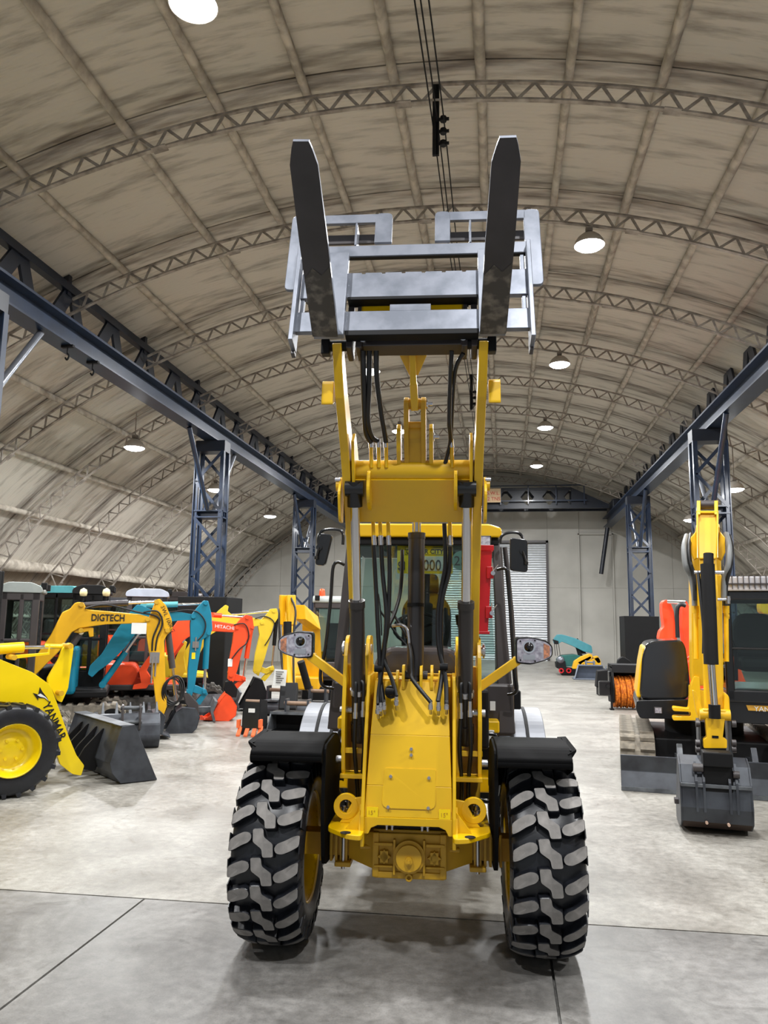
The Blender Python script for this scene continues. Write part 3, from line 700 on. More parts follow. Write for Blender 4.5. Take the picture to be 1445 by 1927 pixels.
# ---- lift arms
def path_plate(P, W, x, t):
    # outline around polyline P (y,z) with half widths W
    l, r = [], []
    for i, p in enumerate(P):
        a = V(P[max(i-1, 0)]); b_ = V(P[min(i+1, len(P)-1)]); d = (b_-a).normalized(); n = V((-d.y, d.x)); p = V(p)
        l.append(tuple(p+n*W[i])); r.append(tuple(p-n*W[i]))
    mb = MB(); mb.prism(l+r[::-1], x-t/2, x+t/2, 'yz'); return mb
def bez(P, n=5):
    return [tuple(v) for v in spline([V(p) for p in P], n)]
ARMP = bez([(.1, 1.6), (-.12, 2.1), (-.30, 2.45), (-.46, 2.72), (-.66, 2.95), (-.79, 3.18)], 4)
for sx in (-1, 1):
    n_ = len(ARMP); W = [.06+.045*sin(pi*min(1, max(0, i/(n_-1)*1.05))) for i in range(n_)]
    x = CX+sx*.352+.01
    # arm leans outwards slightly with height
    mb = path_plate(ARMP, W, 0, .046); vs = []
    for (a, b_, c) in mb.v: vs.append((x+a+sx*(.0+.022*max(0, c-2.3)), b_, c))
    mb.v = vs; am = mb.build('lift_arm', YEL, ld_, .004)
    q = MB(); yb = [(p[0], p[1]) for p in ARMP[8:17]]
    q = path_plate([(p[0]+.01, p[1]-.03) for p in ARMP[7:14]], [.05, .08, .1, .11, .1, .08, .05], CX+sx*.318+.01, .016); q.build('arm_inner_plate', YEL, am, .003)
    q = MB(); x = CX+sx*.43+.01; q.prism(rnd([(-.74, 2.86), (-.66, 2.9), (-.64, 3.0), (-.72, 3.0)], .02, 3), x-.03, x+.03, 'yz'); q.build('stop_block', YEL, am, .006)
    q = MB(); q.cyl((CX+sx*.30, -.79, 3.16), (CX+sx*.42, -.79, 3.16), .028, 16).box(min(CX+sx*.40, CX+sx*.445), max(CX+sx*.40, CX+sx*.445), -.82, -.76, 3.11, 3.19); q.build('hinge_boss', BLKM, am, .006)
    q = MB(); x = CX+sx*.395+.01; q.prism(rnd([(-.42, 2.3), (-.48, 2.45), (-.4, 2.56), (-.33, 2.5), (-.32, 2.3)], .03, 3), x-.007, x+.007, 'yz'); q.cyl((x, -.40, 2.5), (x+sx*.025, -.40, 2.5), .03, 12); q.build('pin_plate', YEL, am, .002)
    q = MB(); q.cyl((x, -.42, 2.53), (x+sx*.03, -.42, 2.53), .012, 8); q.build('pin_bolt', ZINC, am)
# torque tube and cross plate
q = MB(); q.cyl((CX-.335, -.38, 2.585), (CX+.37, -.38, 2.585), .062, 32); tt = q.build('cross_tube', YEL, ld_)
q = MB(); q.prism([(-.425, 2.53), (-.40, 2.545), (-.25, 2.325), (-.275, 2.315)], CX-.305, CX+.335, 'yz'); cpz = q.build('cross_plate', YEL, ld_, .004)
for xx in (-.225, .245):
    q = MB(); q.prism(rnd([(-.48, 2.56), (-.5, 2.47), (-.47, 2.40), (-.36, 2.36), (-.3, 2.5), (-.34, 2.63)], .03, 3), CX+xx-.009, CX+xx+.009, 'yz'); q.build('cylinder_ear', YEL, ld_, .002)
# lift cylinders
for sx in (-1, 1):
    x = CX+sx*.305+.0; A = V((x, .03, 1.10)); B = V((x, -.43, 2.48)); d = (B-A).normalized(); M = A+d*.82
    q = MB(); q.cyl(A+d*.05, M, .042, 24).cyl(M-d*.04, M, .047, 24).cyl(A-d*.02, A+d*.09, .05, 20); cy = q.build('lift_cylinder', CYLM, ld_)
    MB().cyl(M, B-d*.08, .026, 20).build('chrome_rod', CHROME, cy)
    q = MB(); q.cyl(B-d*.10, B+d*.04, .042, 20).cyl(B-V((.05, 0, 0)), B+V((.05, 0, 0)), .045, 20); q.build('rod_eye', BLK, cy)
    q = MB(); q.ring(A+d*.28, d, .05, .04, .03, 20); q.build('cylinder_band', ZINC, cy)
    for dx in (-.02, .022):
        f = L(669 if sx < 0 else 867, 1340, -.12) if dx < 0 else L(683 if sx < 0 else 884, 1337, -.12)
        q = MB(); q.cyl(f+V((0, 0, .05)), f-V((0, 0, .01)), .011, 8).cyl(f-V((0, 0, .0)), f-V((0, 0, .035)), .015, 6); q.build('hose_fitting', ZINC, ld_)
        MB().tube([f+V((0, .0, .05)), f+V((0, .0, .14)), (x+dx*.6, -.10, 1.45), (x+dx*.7, -.06, 1.6)], .010, 8, 6).build('hose', HOSE, ld_)
        MB().tube([f-V((0, 0, .03)), f+V((dx*.3, .03, -.2)), f+V((-dx*.3, .1, -.42)), f+V((0, .2, -.6))], .012, 8, 6).build('hose', HOSE, ld_)
# tilt cylinder
x = CX+.02
q = MB(); q.cyl((x, -.06, 1.46), (x, -.02, 2.275), .048, 28).cyl((x, -.02, 2.25), (x, -.02, 2.285), .052, 28).cyl((x, -.07, 1.36), (x, -.06, 1.50), .038, 20).cyl((x-.07, -.06, 1.46), (x+.07, -.06, 1.46), .026, 14); tc_ = q.build('tilt_cylinder', CYLM, ld_)
MB().cyl((x, -.02, 2.28), (x-.002, -.09, 2.62), .026, 20).build('chrome_rod', CHROME, tc_)
q = MB(); q.ring((x, -.045, 1.86), (0, .05, 1), .051, .045, .02, 24); q.build('cylinder_band', BLKM, tc_)
q = MB(); q.cyl(L(739, 1178, -.05), L(754, 1176, -.09), .009, 8); q.tube([L(754, 1176, -.09), L(765, 1182, -.1), L(769, 1200, -.1), L(770, 1215, -.1)], .009, 8, 4); q.build('steel_pipe', ZINC, ld_)
# bell crank
bx = CX+.025
q = MB()
for dx in (-.046, .046): q.prism(rnd([(-.40, 2.58), (-.50, 2.72), (-.555, 2.86), (-.55, 2.95), (-.50, 2.975), (-.45, 2.93), (-.42, 2.82), (-.32, 2.64), (-.34, 2.58)], .03, 3), bx+dx-.013, bx+dx+.013, 'yz')
q.prism(rnd([(-.40, 2.58), (-.48, 2.72), (-.50, 2.84), (-.44, 2.84), (-.34, 2.62)], .02, 2), bx-.036, bx+.036, 'yz')
q.cyl((bx-.058, -.51, 2.93), (bx+.062, -.51, 2.93), .03, 16).cyl((bx-.045, -.45, 2.78), (bx+.045, -.45, 2.78), .05, 20)
q.build('bell_crank', YELD, ld_, .003)
for dx in (-.088, .088):
    q = MB(); q.prism(rnd([(-.40, 2.58), (-.50, 2.68), (-.52, 2.79), (-.46, 2.84), (-.40, 2.80), (-.34, 2.64)], .035, 3), bx+dx-.011, bx+dx+.011, 'yz'); q.build('crank_bracket', YEL, ld_, .003)
for a_, b_ in (((bx+.06, -.51, 2.93), (bx+.095, -.51, 2.93)), ((bx+.095, -.46, 2.76), (bx+.13, -.46, 2.76))):
    q = MB(); q.cyl(a_, b_, .012, 8).cyl(a_, V(a_)+V((.01, 0, 0)), .026, 16); q.build('crank_pin', ZINC, ld_)
q = MB(); q.beam((bx, -.51, 2.90), (bx-.005, -.60, 3.02), .04, .05, (0, 1, 0)); q.beam((bx-.005, -.60, 3.01), (bx-.008, -.68, 3.16), .034, .05, (0, 1, 0)); q.build('tilt_link', YEL, ld_, .003)
q = MB(); T = [L(745, 655, -.68), L(809, 655, -.68), L(787, 706, -.615), L(770, 706, -.615)]; q.hexa(T, [v+V((0, .02, .01)) for v in T]); q.build('link_gusset', YEL, ld_, .002)
# ---- pallet fork frame
TH_ = radians(17); HO = V((0, -.88, 3.15)); U_ = V((1, 0, 0)); V_ = V((0, sin(TH_), cos(TH_))); N_ = V((0, -cos(TH_), sin(TH_))); FR = (HO, U_, V_, N_)
def rct(a, b, c, d): return [(a, c), (b, c), (b, d), (a, d)]
fk = MB(); fk.prism(rct(-.56, .625, .065, .19), -.03, 0, FR); fk = fk.build('fork_frame', STEEL, ld_, .003)
def fp(nm_, poly, a, b, m=STEEL, par=fk, bv=.003): 
    q = MB(); q.prism(poly, a, b, FR); return q.build(nm_, m, par, bv)
up = [(-.55, .285), (.62, .285), (.62, .44)]
xs_ = [.62, .375, .375]
ub = [(-.55, .28), (.62, .28), (.62, .445)]
k = .36
notch = [(.62, .43)]
for i in range(6):
    xn = .30-i*.105; notch += [(xn+.009, .445), (xn+.009, .437), (xn-.009, .437), (xn-.009, .445)]
fp('hook_bar', [(-.55, .28), (.62, .28), (.62, .445)]+notch[1:]+[(-.55, .445)], -.03, .0)
fp('hook_bar_tip', rct(-.3, .37, .262, .282), -.06, .004, BLKM)
fp('lower_lip', rct(-.3, .37, .035, .066), -.05, .003, BLKM)
fp('centre_tab', rct(-.08, .13, .19, .235), -.03, -.005)
fp('cross_bar', rct(-.45, .64, .56, .635), -.028, 0.0); fp('cross_bar_edge', rct(-.42, .63, .553, .56), -.026, -.002, BLKM)
for s_, xo in ((-1, -.60), (1, .665)):
    o1, o2 = sorted((xo-s_*.045, xo+s_*.04)); r_ = .03
    fp('guard_outer_leg', rnd(rct(o1, o2, .34, .865), .03, 3), -.02, 0.)
    i1, i2 = ((-.178, -.085) if s_ < 0 else (.146, .228))
    fp('guard_inner_leg', rnd(rct(i1, i2, .652, .865), [0, 0, .03, .03], 3), -.018, .002)
    h1, h2 = ((-.56, -.16) if s_ < 0 else (.22, .63))
    fp('guard_top_bar', rct(h1, h2, .80, .862), -.02, 0.)
    fp('guard_back_bar', rct(h1, h2, .735, .80), -.10, -.085, CHAR)
    for xx in ((-.28,) if s_ < 0 else (.335,)): fp('guard_strut', rct(xx-.006, xx+.006, .64, .80), -.09, 0.)
    x = -.567 if s_ < 0 else .632
    fp('end_plate', rct(x-.011, x+.011, -.02, .60), -.07, .05)
    fp('end_foot', rct(x-.012, x+.008, -.04, .05), -.08, -.04, CHAR)
    fp('end_foot_edge', rct(x-.03*s_-.01, x-.03*s_+.01, .1, .56), -.04, -.01, STEEL)
# tines
def tine(hx, hpx, tpx, tpy, label):
    H = HO+U_*hx+V_*.0+N_*.045; T = L(tpx, tpy, -1.86)
    d = (T-H).normalized(); r = V((1, 0, 0)); r = (r-d*r.dot(d)).normalized(); u = r.cross(d); LL = (T-H).length
    if u.z < 0: u = -u
    w0, w1 = .064, .056
    out = [(0, -w0), (LL*.55, -w0*.97), (LL-.10, -w1), (LL-.03, -w1*.72), (LL, -w1*.55), (LL, w1*.55), (LL-.03, w1*.72), (LL-.10, w1), (LL*.55, w0*.97), (0, w0)]
    mb = MB(); bot = [H+d*a+r*b for a, b in out]; top = [H+d*a+r*b+u*(.042-.028*a/LL) for a, b in out]; n = len(out)
    mb.add(bot, [tuple(range(n))]); mb.mi = 1; mb.add(bot+top, [tuple(range(n, 2*n))]+[(i, (i+1) % n, n+(i+1) % n, n+i) for i in range(n)])
    t = mb.build('fork_tine', [STEELD, STEEL], ld_); t['label'] = label
    q = MB(); S2 = [H+d*a+r*b-u*.0015 for a, b in ((-.005, -w0*.98), (.36, -w0*.96), (.42, -w0*.3), (.38, w0*.3), (.43, w0*.96), (-.005, w0*.98))]; q.add(S2+[v+u*.001 for v in S2], [tuple(range(6)), tuple(range(6, 12))]); q.build('scuffed_patch', SCUFF, t)
    q = MB(); q.prism(rct(-.455, -.303, .01, .55) if hx < 0 else rct(.37, .50, .01, .55), .005, .042, FR); q.build('tine_shank', STEEL, t, .004)
    q = MB(); q.prism(rct(hx-.055, hx+.055, .44, .52), -.04, .006, FR); q.build('tine_hook', STEEL, t, .004)
tine(-.392, 617, 566, 266, 'left steel fork tine'); tine(.437, 926, 956, 259, 'right steel fork tine with worn heel')
# quick coupler
def cp_(nm_, poly, a, b, m=BLKM): 
    q = MB(); q.prism(poly, a, b, FR); return q.build(nm_, m, ld_, .004)
cp_('coupler_bar', rct(-.22, .29, .025, .085), -.16, -.07, CHAR); cp_('coupler_top_bar', rct(-.26, .33, .2, .25), -.14, -.09)
for xx in (-.285, -.235, .30, .35): cp_('coupler_cheek', rnd(rct(xx-.016, xx+.016, .0, .27), .01, 2), -.17, -.05, CHAR)
for (a, b_) in ((-.235, -.07), (.12, .30)): cp_('coupler_hook', rct(a, b_, .195, .27), -.09, -.05, YEL)
cp_('coupler_plate', rct(-.22, -.1, .088, .15), -.13, -.115, STEEL); cp_('coupler_plate', rct(.09, .24, .088, .15), -.13, -.115, STEEL); cp_('coupler_core', rct(-.12, .1, .086, .16), -.14, -.12, NAVYD)
for px in (675, 873): q = MB(); p = L(px, 651, -1.0); p = HO+U_*p.x+V_*.055+N_*-.07; q.cyl(p, p+V((0, -.03, 0)), .018, 14); q.build('coupler_bolt', ZINC, ld_)
# ---- hoses on the boom
def hose(pts, r=.0115, m=HOSE, nm_='hose', sub=6):
    MB().tube([L(*p) for p in pts], r, 8, sub).build(nm_, m, ld_)
hose([(683, 660, -.80), (684, 720, -.74), (686, 780, -.62), (689, 815, -.52), (698, 832, -.47)], .015)
hose([(695, 660, -.80), (694, 730, -.72), (692, 790, -.6), (700, 822, -.5), (711, 830, -.47)], .014)
hose([(708, 660, -.80), (709, 710, -.75), (716, 770, -.62), (724, 818, -.5), (726, 832, -.47)], .014)
hose([(850, 660, -.80), (847, 720, -.72), (845, 790, -.6), (847, 832, -.47), (836, 878, -.42)], .012)
hose([(872, 665, -.80), (857, 695, -.74), (851, 760, -.62), (848, 830, -.47)], .012)
for px in (698, 712, 726, 850):
    hose([(px, 838, -.46), (px+1, 880, -.44)], .011, YEL, 'steel_pipe', 1); hose([(px-1, 826, -.47), (px, 842, -.46)], .013, ZINC, 'pipe_union', 1)
for px in (702, 715, 730, 846):
    hose([(px, 978, -.24), (px+1, 1012, -.22)], .011, YEL, 'steel_pipe', 1); hose([(px+1, 1008, -.22), (px+2, 1026, -.22)], .014, ZINC, 'pipe_union', 1)
hose([(703, 1024, -.22), (707, 1100, -.2), (711, 1180, -.19), (715, 1260, -.19), (716, 1325, -.24)], .0125)
hose([(717, 1024, -.22), (720, 1080, -.2), (727, 1160, -.19), (721, 1240, -.19), (713, 1300, -.22), (712, 1325, -.25)], .0125)
hose([(732, 1026, -.22), (733, 1090, -.2), (729, 1180, -.18), (716, 1260, -.18), (722, 1322, -.25)], .0125)
hose([(757, 1035, .05), (756, 1080, .02), (752, 1120, 0), (742, 1155, -.05), (727, 1190, -.12), (722, 1235, -.18), (738, 1280, -.22), (746, 1310, -.25)], .0115)
hose([(737, 1150, 0), (755, 1180, -.02), (765, 1200, -.04)], .008)
hose([(836, 985, -.22), (838, 1060, -.2), (830, 1110, -.19), (824, 1160, -.18), (826, 1220, -.18), (838, 1275, -.2), (840, 1325, -.25)], .0125)
hose([(847, 1028, -.22), (845, 1075, -.2), (832, 1130, -.19), (829, 1200, -.18), (832, 1265, -.18), (824, 1320, -.25)], .0125)
hose([(770, 1212, -.1), (774, 1235, -.14), (775, 1265, -.17), (810, 1300, -.2) if 0 else (777, 1280, -.19), (811, 1285, -.2) if 0 else (811, 1318, -.24)][:4]+[(811, 1322, -.25)], .0115)
for (px, py) in ((716, 1333), (711, 1338), (723, 1330), (746, 1322), (810, 1330), (825, 1332), (840, 1330)):
    p = L(px, py, -.235); q = MB(); q.cyl(p+V((0, -.012, .035)), p+V((0, 0, -.01)), .011, 8).cyl(p+V((0, -.006, .01)), p+V((0, .0, -.012)), .015, 6).cyl(p+V((0, 0, -.01)), p+V((0, .04, -.04)), .009, 8); q.build('hose_fitting', ZINC, ld_)
for (px, py, y) in ((734, 1302, -.24), (835, 1255, -.2), (712, 1258, -.2)): 
    q = MB(); p = L(px, py, y); q.cyl(p-V((.022, 0, 0)), p+V((.022, 0, 0)), .02, 12); q.build('hose_clamp', BLKM, ld_)
# coiled hose loop above the cover
q = MB(); c = L(736, 1302, -.2); q.tube([c+V((.028*cos(a*pi/5), -.005*sin(a), .028*sin(a*pi/5))) for a in range(11)], .009, 8, 3); q.build('hose_loop', HOSE, ld_)
# ---- fenders
for sx in (-1, 1):
    fx0, fx1 = sorted((CX+sx*.465, CX+sx*.855)); q = MB(); pr = []
    C_ = (.0, .52)
    prof = [(-.60+.0, .90), (-.60, 1.0), (-.50, 1.10), (-.38, 1.145), (.1, 1.16), (.38, 1.10), (.55, .95), (.62, .75)]
    prof = rnd(prof, .08, 3); inner = [(a*.985, b_-.016) for a, b_ in prof]; prof = prof[3:] if 0 else prof
    q = MB(); prof2 = [(-.33, 1.03), (-.335, 1.06), (-.24, 1.108), (.05, 1.118), (.26, 1.09), (.55, .95), (.62, .75)]; prof2 = rnd(prof2, .05, 3)
    nn = len(prof2); q.prism(prof2+[(a-.0, b_-.018) for a, b_ in prof2[::-1]], fx0, fx1, 'yz')
    FENM = mat('black_plastic', S(10, 10, 11), .75, spec=.12); fd = q.build('front_fender', FENM, ld_, .005)
    xi = CX+sx*.462; q = MB(); q.prism(rnd([(-.27, 1.09), (.05, 1.11), (.24, 1.07), (.3, .9), (.3, .45), (.15, .42), (-.22, .46), (-.28, .7), (-.28, 1.0)], .05, 3), xi-.01, xi+.01, 'yz'); q.build('fender_wall', FENM, fd)
    xo = CX+sx*.855; q = MB(); q.prism([(-.27, 1.07), (-.27, 1.10), (.05, 1.12), (.26, 1.085), (.55, .95), (.53, .9), (.30, 1.03), (.05, 1.08)], xo-.004, xo+.004, 'yz')
    q.hexa([(xo-sx*.02, -.30, 1.085), (xo-sx*.02, .1, 1.118), (xo-sx*.02, .1, 1.05), (xo-sx*.02, -.30, 1.035)], [(xo+sx*.028, -.27, 1.105), (xo+sx*.028, .1, 1.122), (xo+sx*.028, .1, 1.112), (xo+sx*.028, -.27, 1.095)]); q.build('fender_lip', FENM, fd)
    # rear fender
    q = MB(); pr = [(sx*.0, 0)]; arcp = [(2.05-.66*cos(a), .46+.62*sin(a)) for a in [radians(v) for v in range(18, 170, 4)]]
    x0, x1 = sorted((CX+sx*.60, CX+sx*.955)); q.prism(arcp+[(y*1+.0, z-.03) for y, z in arcp[::-1]], x0, x1, 'yz'); rf = q.build('rear_fender', mat('fender_grey', S(112, 115, 122), .42, .15, var=.04), ld_, .01)
    q = MB()
    for xx in (.70, .82): q.prism([(y-.008, z+.006) for y, z in arcp]+[(y, z-.03) for y, z in arcp[::-1]], CX+sx*xx-.012, CX+sx*xx+.012, 'yz')
    q.build('fender_groove', BLKM, rf)
# ---- work lamps on brackets
def lampu(sx):
    x0 = .63; c = CX+sx*.715
    sh_ = [(.112, -.075), (.112, .075), (.02, .082), (-.07, .06), (-.105, .03), (-.105, -.03), (-.07, -.055), (.02, -.082)]
    sh_ = rnd([(-sx*a, b_) for a, b_ in sh_], .02, 3); zc = 1.617 if sx < 0 else 1.605; o = V((c, .1, zc)); ux = V((1, 0, 0)); vz = V((0, -.05, 1)).normalized(); FRm = (o, ux, vz, V((0, -1, -.05)))
    q = MB(); q.prism(sh_, -.07, .0, FRm); ring_ = [(a*.93, b_*.9) for a, b_ in sh_]
    n = len(sh_); A = [o+ux*a+vz*b_ for a, b_ in sh_]; h = q.build('work_lamp', BLK, ld_, .008)
    q = MB(); q.prism([(a*.92, b_*.88) for a, b_ in sh_], .0, .006, FRm); q.build('lens', LENS, h)
    ax_ = -sx*.035; q = MB(); pc = o+ux*ax_+vz*.022+V((0, -.004, 0)); q.lathe([(0, .022), (.012, .02), (.024, .010), (.028, 0)], pc, (0, -1, 0), 20); q.build('projector', BLK, h)
    q = MB(); q.ring(pc, (0, 1, 0), .037, .028, .012, 24); q.build('projector_ring', CHROME, h)
    q = MB(); q.prism([(sx*.05, -.045), (sx*.05, .045), (sx*.085, .03), (sx*.085, -.03)], .006, .009, FRm); q.build('amber_lens', AMBER, h)
    q = MB(); q.prism([(-sx*.07, -.052), (-sx*.0, -.052), (sx*.0, -.022), (-sx*.07, -.022)], .006, .010, FRm); q.build('low_beam_reflector', CHROME, h)
    q = MB()
    for a, b_ in ((.085, .055), (.085, -.055), (-.0, .06), (-.0, -.06)): q.cyl(o+ux*(-sx*a)+vz*b_+V((0, -.004, 0)), o+ux*(-sx*a)+vz*b_+V((0, -.012, 0)), .005, 6)
    q.build('lens_screws', BLKM, h)
    q = MB(); q.beam((CX+sx*.63, .14, 1.555), (CX+sx*.39, .14, 1.385), .05, .055, (0, 1, 0)); q.beam((CX+sx*.66, .14, 1.575), (CX+sx*.60, .14, 1.54), .05, .05, (0, 1, 0)); q.build('lamp_bracket', YEL, ld_, .004)
lampu(-1); lampu(1)
# ---- rear body, cab
q = MB(); q.box(CX-.42, CX+.42, .8, 2.9, .5, .95); q.build('rear_chassis', YELD, ld_, .01)
for sx in (-1, 1):
    x0, x1 = sorted((CX+sx*.36, CX+sx*.56))
    q = MB(); q.box(x0, x1, .92, 1.3, 1.02, 1.10).box(x0, x1, .95, 1.25, .62, .72); xx0, xx1 = sorted((CX+sx*.36, CX+sx*.42)); q.box(xx0, xx1, .92, 1.3, .6, 1.1); q.build('side_step_box', YEL, ld_, .01)
    q = MB(); q.tube([(CX+sx*.34, .8, 1.02), (CX+sx*.5, .8, 1.03), (CX+sx*.53, .8, .98), (CX+sx*.54, .8, .7), (CX+sx*.5, .8, .60), (CX+sx*.40, .8, .61)], .014, 8, 5); q.build('grab_loop', BLK, ld_)
    q = MB(); q.box(x0, x1, 1.3, 1.9, .5, 1.05); q.build('tank', BLKM, ld_, .03)
q = MB(); q.box(L(905, 1400, .9).x, L(930, 1400, .9).x, .90, .915, .93, 1.04); q.build('data_label', WHITE, ld_)
cbx = CX+.015
def quad(nm_, pts, t, m, par, bv=0.): # slab from a quad/polygon of 3d points given thickness vector
    q = MB(); q.hexa([V(p) for p in pts], [V(p)+V(t) for p in pts]); return q.build(nm_, m, par, bv)
FB, FT = 1.05, 1.25   # cab front y at bottom / top
cab = MB(); cab.box(cbx-.64, cbx+.66, FB+.02, 2.35, .98, 1.34)
cab = cab.build('cab', CHAR, ld_, .02)
roof = MB(); roof.prism(rnd([(cbx-.585, 2.40), (cbx-.585, 2.47), (cbx-.5, 2.50), (cbx+.5, 2.50), (cbx+.59, 2.47), (cbx+.59, 2.40)], .02, 3), FT-.06, 2.4); roof.build('cab_roof', YEL, cab, .012)
q = MB(); q.box(cbx-.565, cbx+.57, FT-.03, 2.38, 2.34, 2.40); q.build('roof_frame', BLKM, cab, .01)
for sx in (-1, 1):
    q = MB()
    bt = [(cbx+sx*.70, FB, .98), (cbx+sx*.55, FB, .98), (cbx+sx*.565, FB+.1, 1.5), (cbx+sx*.655, FB+.1, 1.5)]
    q.hexa([(cbx+sx*.665, FB, 1.0), (cbx+sx*.55, FB, 1.0), (cbx+sx*.55, FB+.08, 1.0), (cbx+sx*.665, FB+.08, 1.0)], [(cbx+sx*.575, FT-.02, 2.38), (cbx+sx*.525, FT-.02, 2.38), (cbx+sx*.525, FT+.06, 2.38), (cbx+sx*.575, FT+.06, 2.38)])
    q.build('front_pillar', CHAR, cab, .008)
    q = MB(); q.box(*sorted((cbx+sx*.60, cbx+sx*.65)), 2.2, 2.28, 1.3, 2.38); q.build('rear_pillar', CHAR, cab, .008)
    q = MB(); q.beam((cbx+sx*.655, 1.62, 1.3), (cbx+sx*.57, 1.62, 2.36), .04, .05, (0, 1, 0)); q.build('middle_pillar', CHAR, cab, .006)
    quad('side_window', [(cbx+sx*.645, 1.15, 1.34), (cbx+sx*.645, 2.22, 1.34), (cbx+sx*.565, 2.22, 2.35), (cbx+sx*.565, 1.3, 2.35)], (sx*.006, 0, 0), GLASS, cab)
quad('windscreen', [(cbx-.555, FB+.055, 1.34), (cbx+.555, FB+.055, 1.34), (cbx+.53, FT, 2.345), (cbx-.53, FT, 2.345)], (0, .006, 0), GLASS, cab)
quad('rear_window', [(cbx-.6, 2.3, 1.5), (cbx+.6, 2.3, 1.5), (cbx+.55, 2.32, 2.33), (cbx-.55, 2.32, 2.33)], (0, .006, 0), GLASS, cab)
q = MB(); q.prism(rnd([(cbx-.30, 1.3), (cbx-.30, 1.50), (cbx-.22, 1.60), (cbx+.22, 1.60), (cbx+.30, 1.50), (cbx+.31, 1.3)], .06, 4), .62, 1.08); q.build('bonnet', mat('glossy_charcoal', S(62, 57, 57), .18, var=.03, coat=.5), ld_, .05, 4)
q = MB(); q.box(cbx-.40, cbx+.46, .66, 1.06, .95, 1.33); q.build('bonnet_lower', BLKM, ld_, .02)
# interior
q = MB(); q.box(cbx-.22, cbx+.24, 1.75, 2.15, 1.35, 1.52); q.prism(rnd([(cbx-.2, 1.5), (cbx-.2, 1.9), (cbx-.1, 2.02), (cbx+.12, 2.02), (cbx+.22, 1.9), (cbx+.22, 1.5)], .06, 3), 2.05, 2.15); q.prism(rnd([(cbx-.1, 2.0), (cbx-.09, 2.18), (cbx+.11, 2.18), (cbx+.12, 2.0)], .05, 3), 2.06, 2.14); q.build('seat', SEAT, cab, .03, 3)
q = MB(); c = V((cbx-.03, 1.42, 1.72)); d = V((0, -.6, .8)).normalized(); q.cyl((cbx-.03, 1.25, 1.34), c, .03, 10); sw = []
a_ = V((1, 0, 0)); b2 = d.cross(a_)
q.tube([c+(a_*cos(t*pi/10)+b2*sin(t*pi/10))*.19 for t in range(21)], .014, 8, 1)
for t in (0, 1, 2): q.cyl(c, c+(a_*cos(t*2.094-pi/2)+b2*sin(t*2.094-pi/2))*.19, .012, 6)
q.build('steering_wheel', BLKM, cab)
q = MB(); q.box(cbx-.3, cbx+.3, 1.18, 1.3, 1.34, 1.5); q.tube([(cbx+.3, 1.75, 1.4), (cbx+.3, 1.7, 1.65), (cbx+.28, 1.65, 1.75)], .015, 8, 4).cyl((cbx+.28, 1.65, 1.75), (cbx+.27, 1.64, 1.83), .022, 10); q.build('dashboard', BLKM, cab, .02)
# wiper
q = MB(); q.tube([L(716, 1150, 1.08), L(740, 1185, 1.07), L(765, 1215, 1.05)], .008, 6, 3).tube([L(712, 1118, 1.1), L(716, 1150, 1.08), L(718, 1196, 1.06)], .006, 6, 3); q.build('wiper', BLKM, cab)
# for-sale sign behind the windscreen
sg = MB(); P0 = L(747, 1078, 1.16); P1 = L(852, 1078, 1.16); P2 = L(852, 1026, 1.19); P3 = L(747, 1026, 1.19)
sx0, sx1, sz0, sz1 = P0.x, P1.x, P0.z, P2.z+.0; sy = 1.265; k2 = (4.5+1.265)/(4.5+1.17)
P0 = L(747, 1079, sy); P2 = L(852, 1025, sy)
sg.prism(rnd([(P0.x, P0.z), (P2.x, P0.z), (P2.x, P2.z), (P0.x, P2.z)], .015, 3), sy, sy+.008); t0 = L(780, 1025, sy); t1 = L(825, 1016, sy); sg.prism(rnd([(t0.x, t0.z-.01), (t1.x, t0.z-.01), (t1.x, t1.z), (t0.x, t1.z)], .01, 3), sy, sy+.008)
sn = thing('price_sign', 'yellow price sign with black lettering behind the loader windscreen', 'sign', tuple(LO), LZ)
sg.build('sign_board', SIGNY, sn)
q = MB(); a = L(762, 1044, sy-.003); b_ = L(842, 1030, sy-.003); q.box(a.x, b_.x, sy-.003, sy, a.z, b_.z); q.build('title_panel', INK, sn)
q = MB(); q.box(a.x+.003, b_.x-.003, sy-.004, sy-.003, a.z+.003, b_.z-.003); q.build('title_ground', SIGNY, sn)
q = MB(); a2 = L(757, 1074, sy-.003); b2_ = L(850, 1047, sy-.003); q.box(L(768, 1074, sy).x, b2_.x, sy-.003, sy, a2.z, b2_.z); q.build('price_panel', WHITE, sn)
o = L(764, 1041.5, sy-.006); text('DIGGER CITY', .047, INK, sn, o, (1, 0, 0), (0, 0, 1), sx=1.0, ext=.001, bold=.0012)
o = L(748, 1072, sy-.006); text('$1', .09, INK, sn, o, (1, 0, 0), (0, 0, 1), sx=.72, ext=.001, bold=.001)
o = L(773, 1073, sy-.006); text('90000', .115, INK, sn, o, (1, 0, 0), (0, 0, 1), sx=.80, ext=.001, bold=.001)
q = MB(); c = L(869, 1055, 1.25); q.cyl(c, c+V((0, .004, 0)), .075, 24); q.build('round_sticker', GREEN, cab); text('2S', .10, CHAR, cab, (c.x-.06, c.y-.003, c.z-.035), (1, 0, 0), (0, 0, 1), ext=.001)
q = MB(); q.box(L(922, 1310, 1.02).x, L(932, 1310, 1.02).x, 1.02, 1.03, L(925, 1337, 1.02).z, L(925, 1320, 1.02).z); q.build('white_label', WHITE, cab)
q = MB(); a = L(901, 1030, 1.15); b_ = L(924, 1008, 1.15); q.box(a.x, b_.x, 1.15, 1.2, a.z, b_.z); wl = q.build('roof_work_lamp', BLK, cab, .004)
q = MB(); q.box(a.x+.008, b_.x-.008, 1.143, 1.15, a.z+.008, b_.z-.008); q.build('lens', LENS, wl)
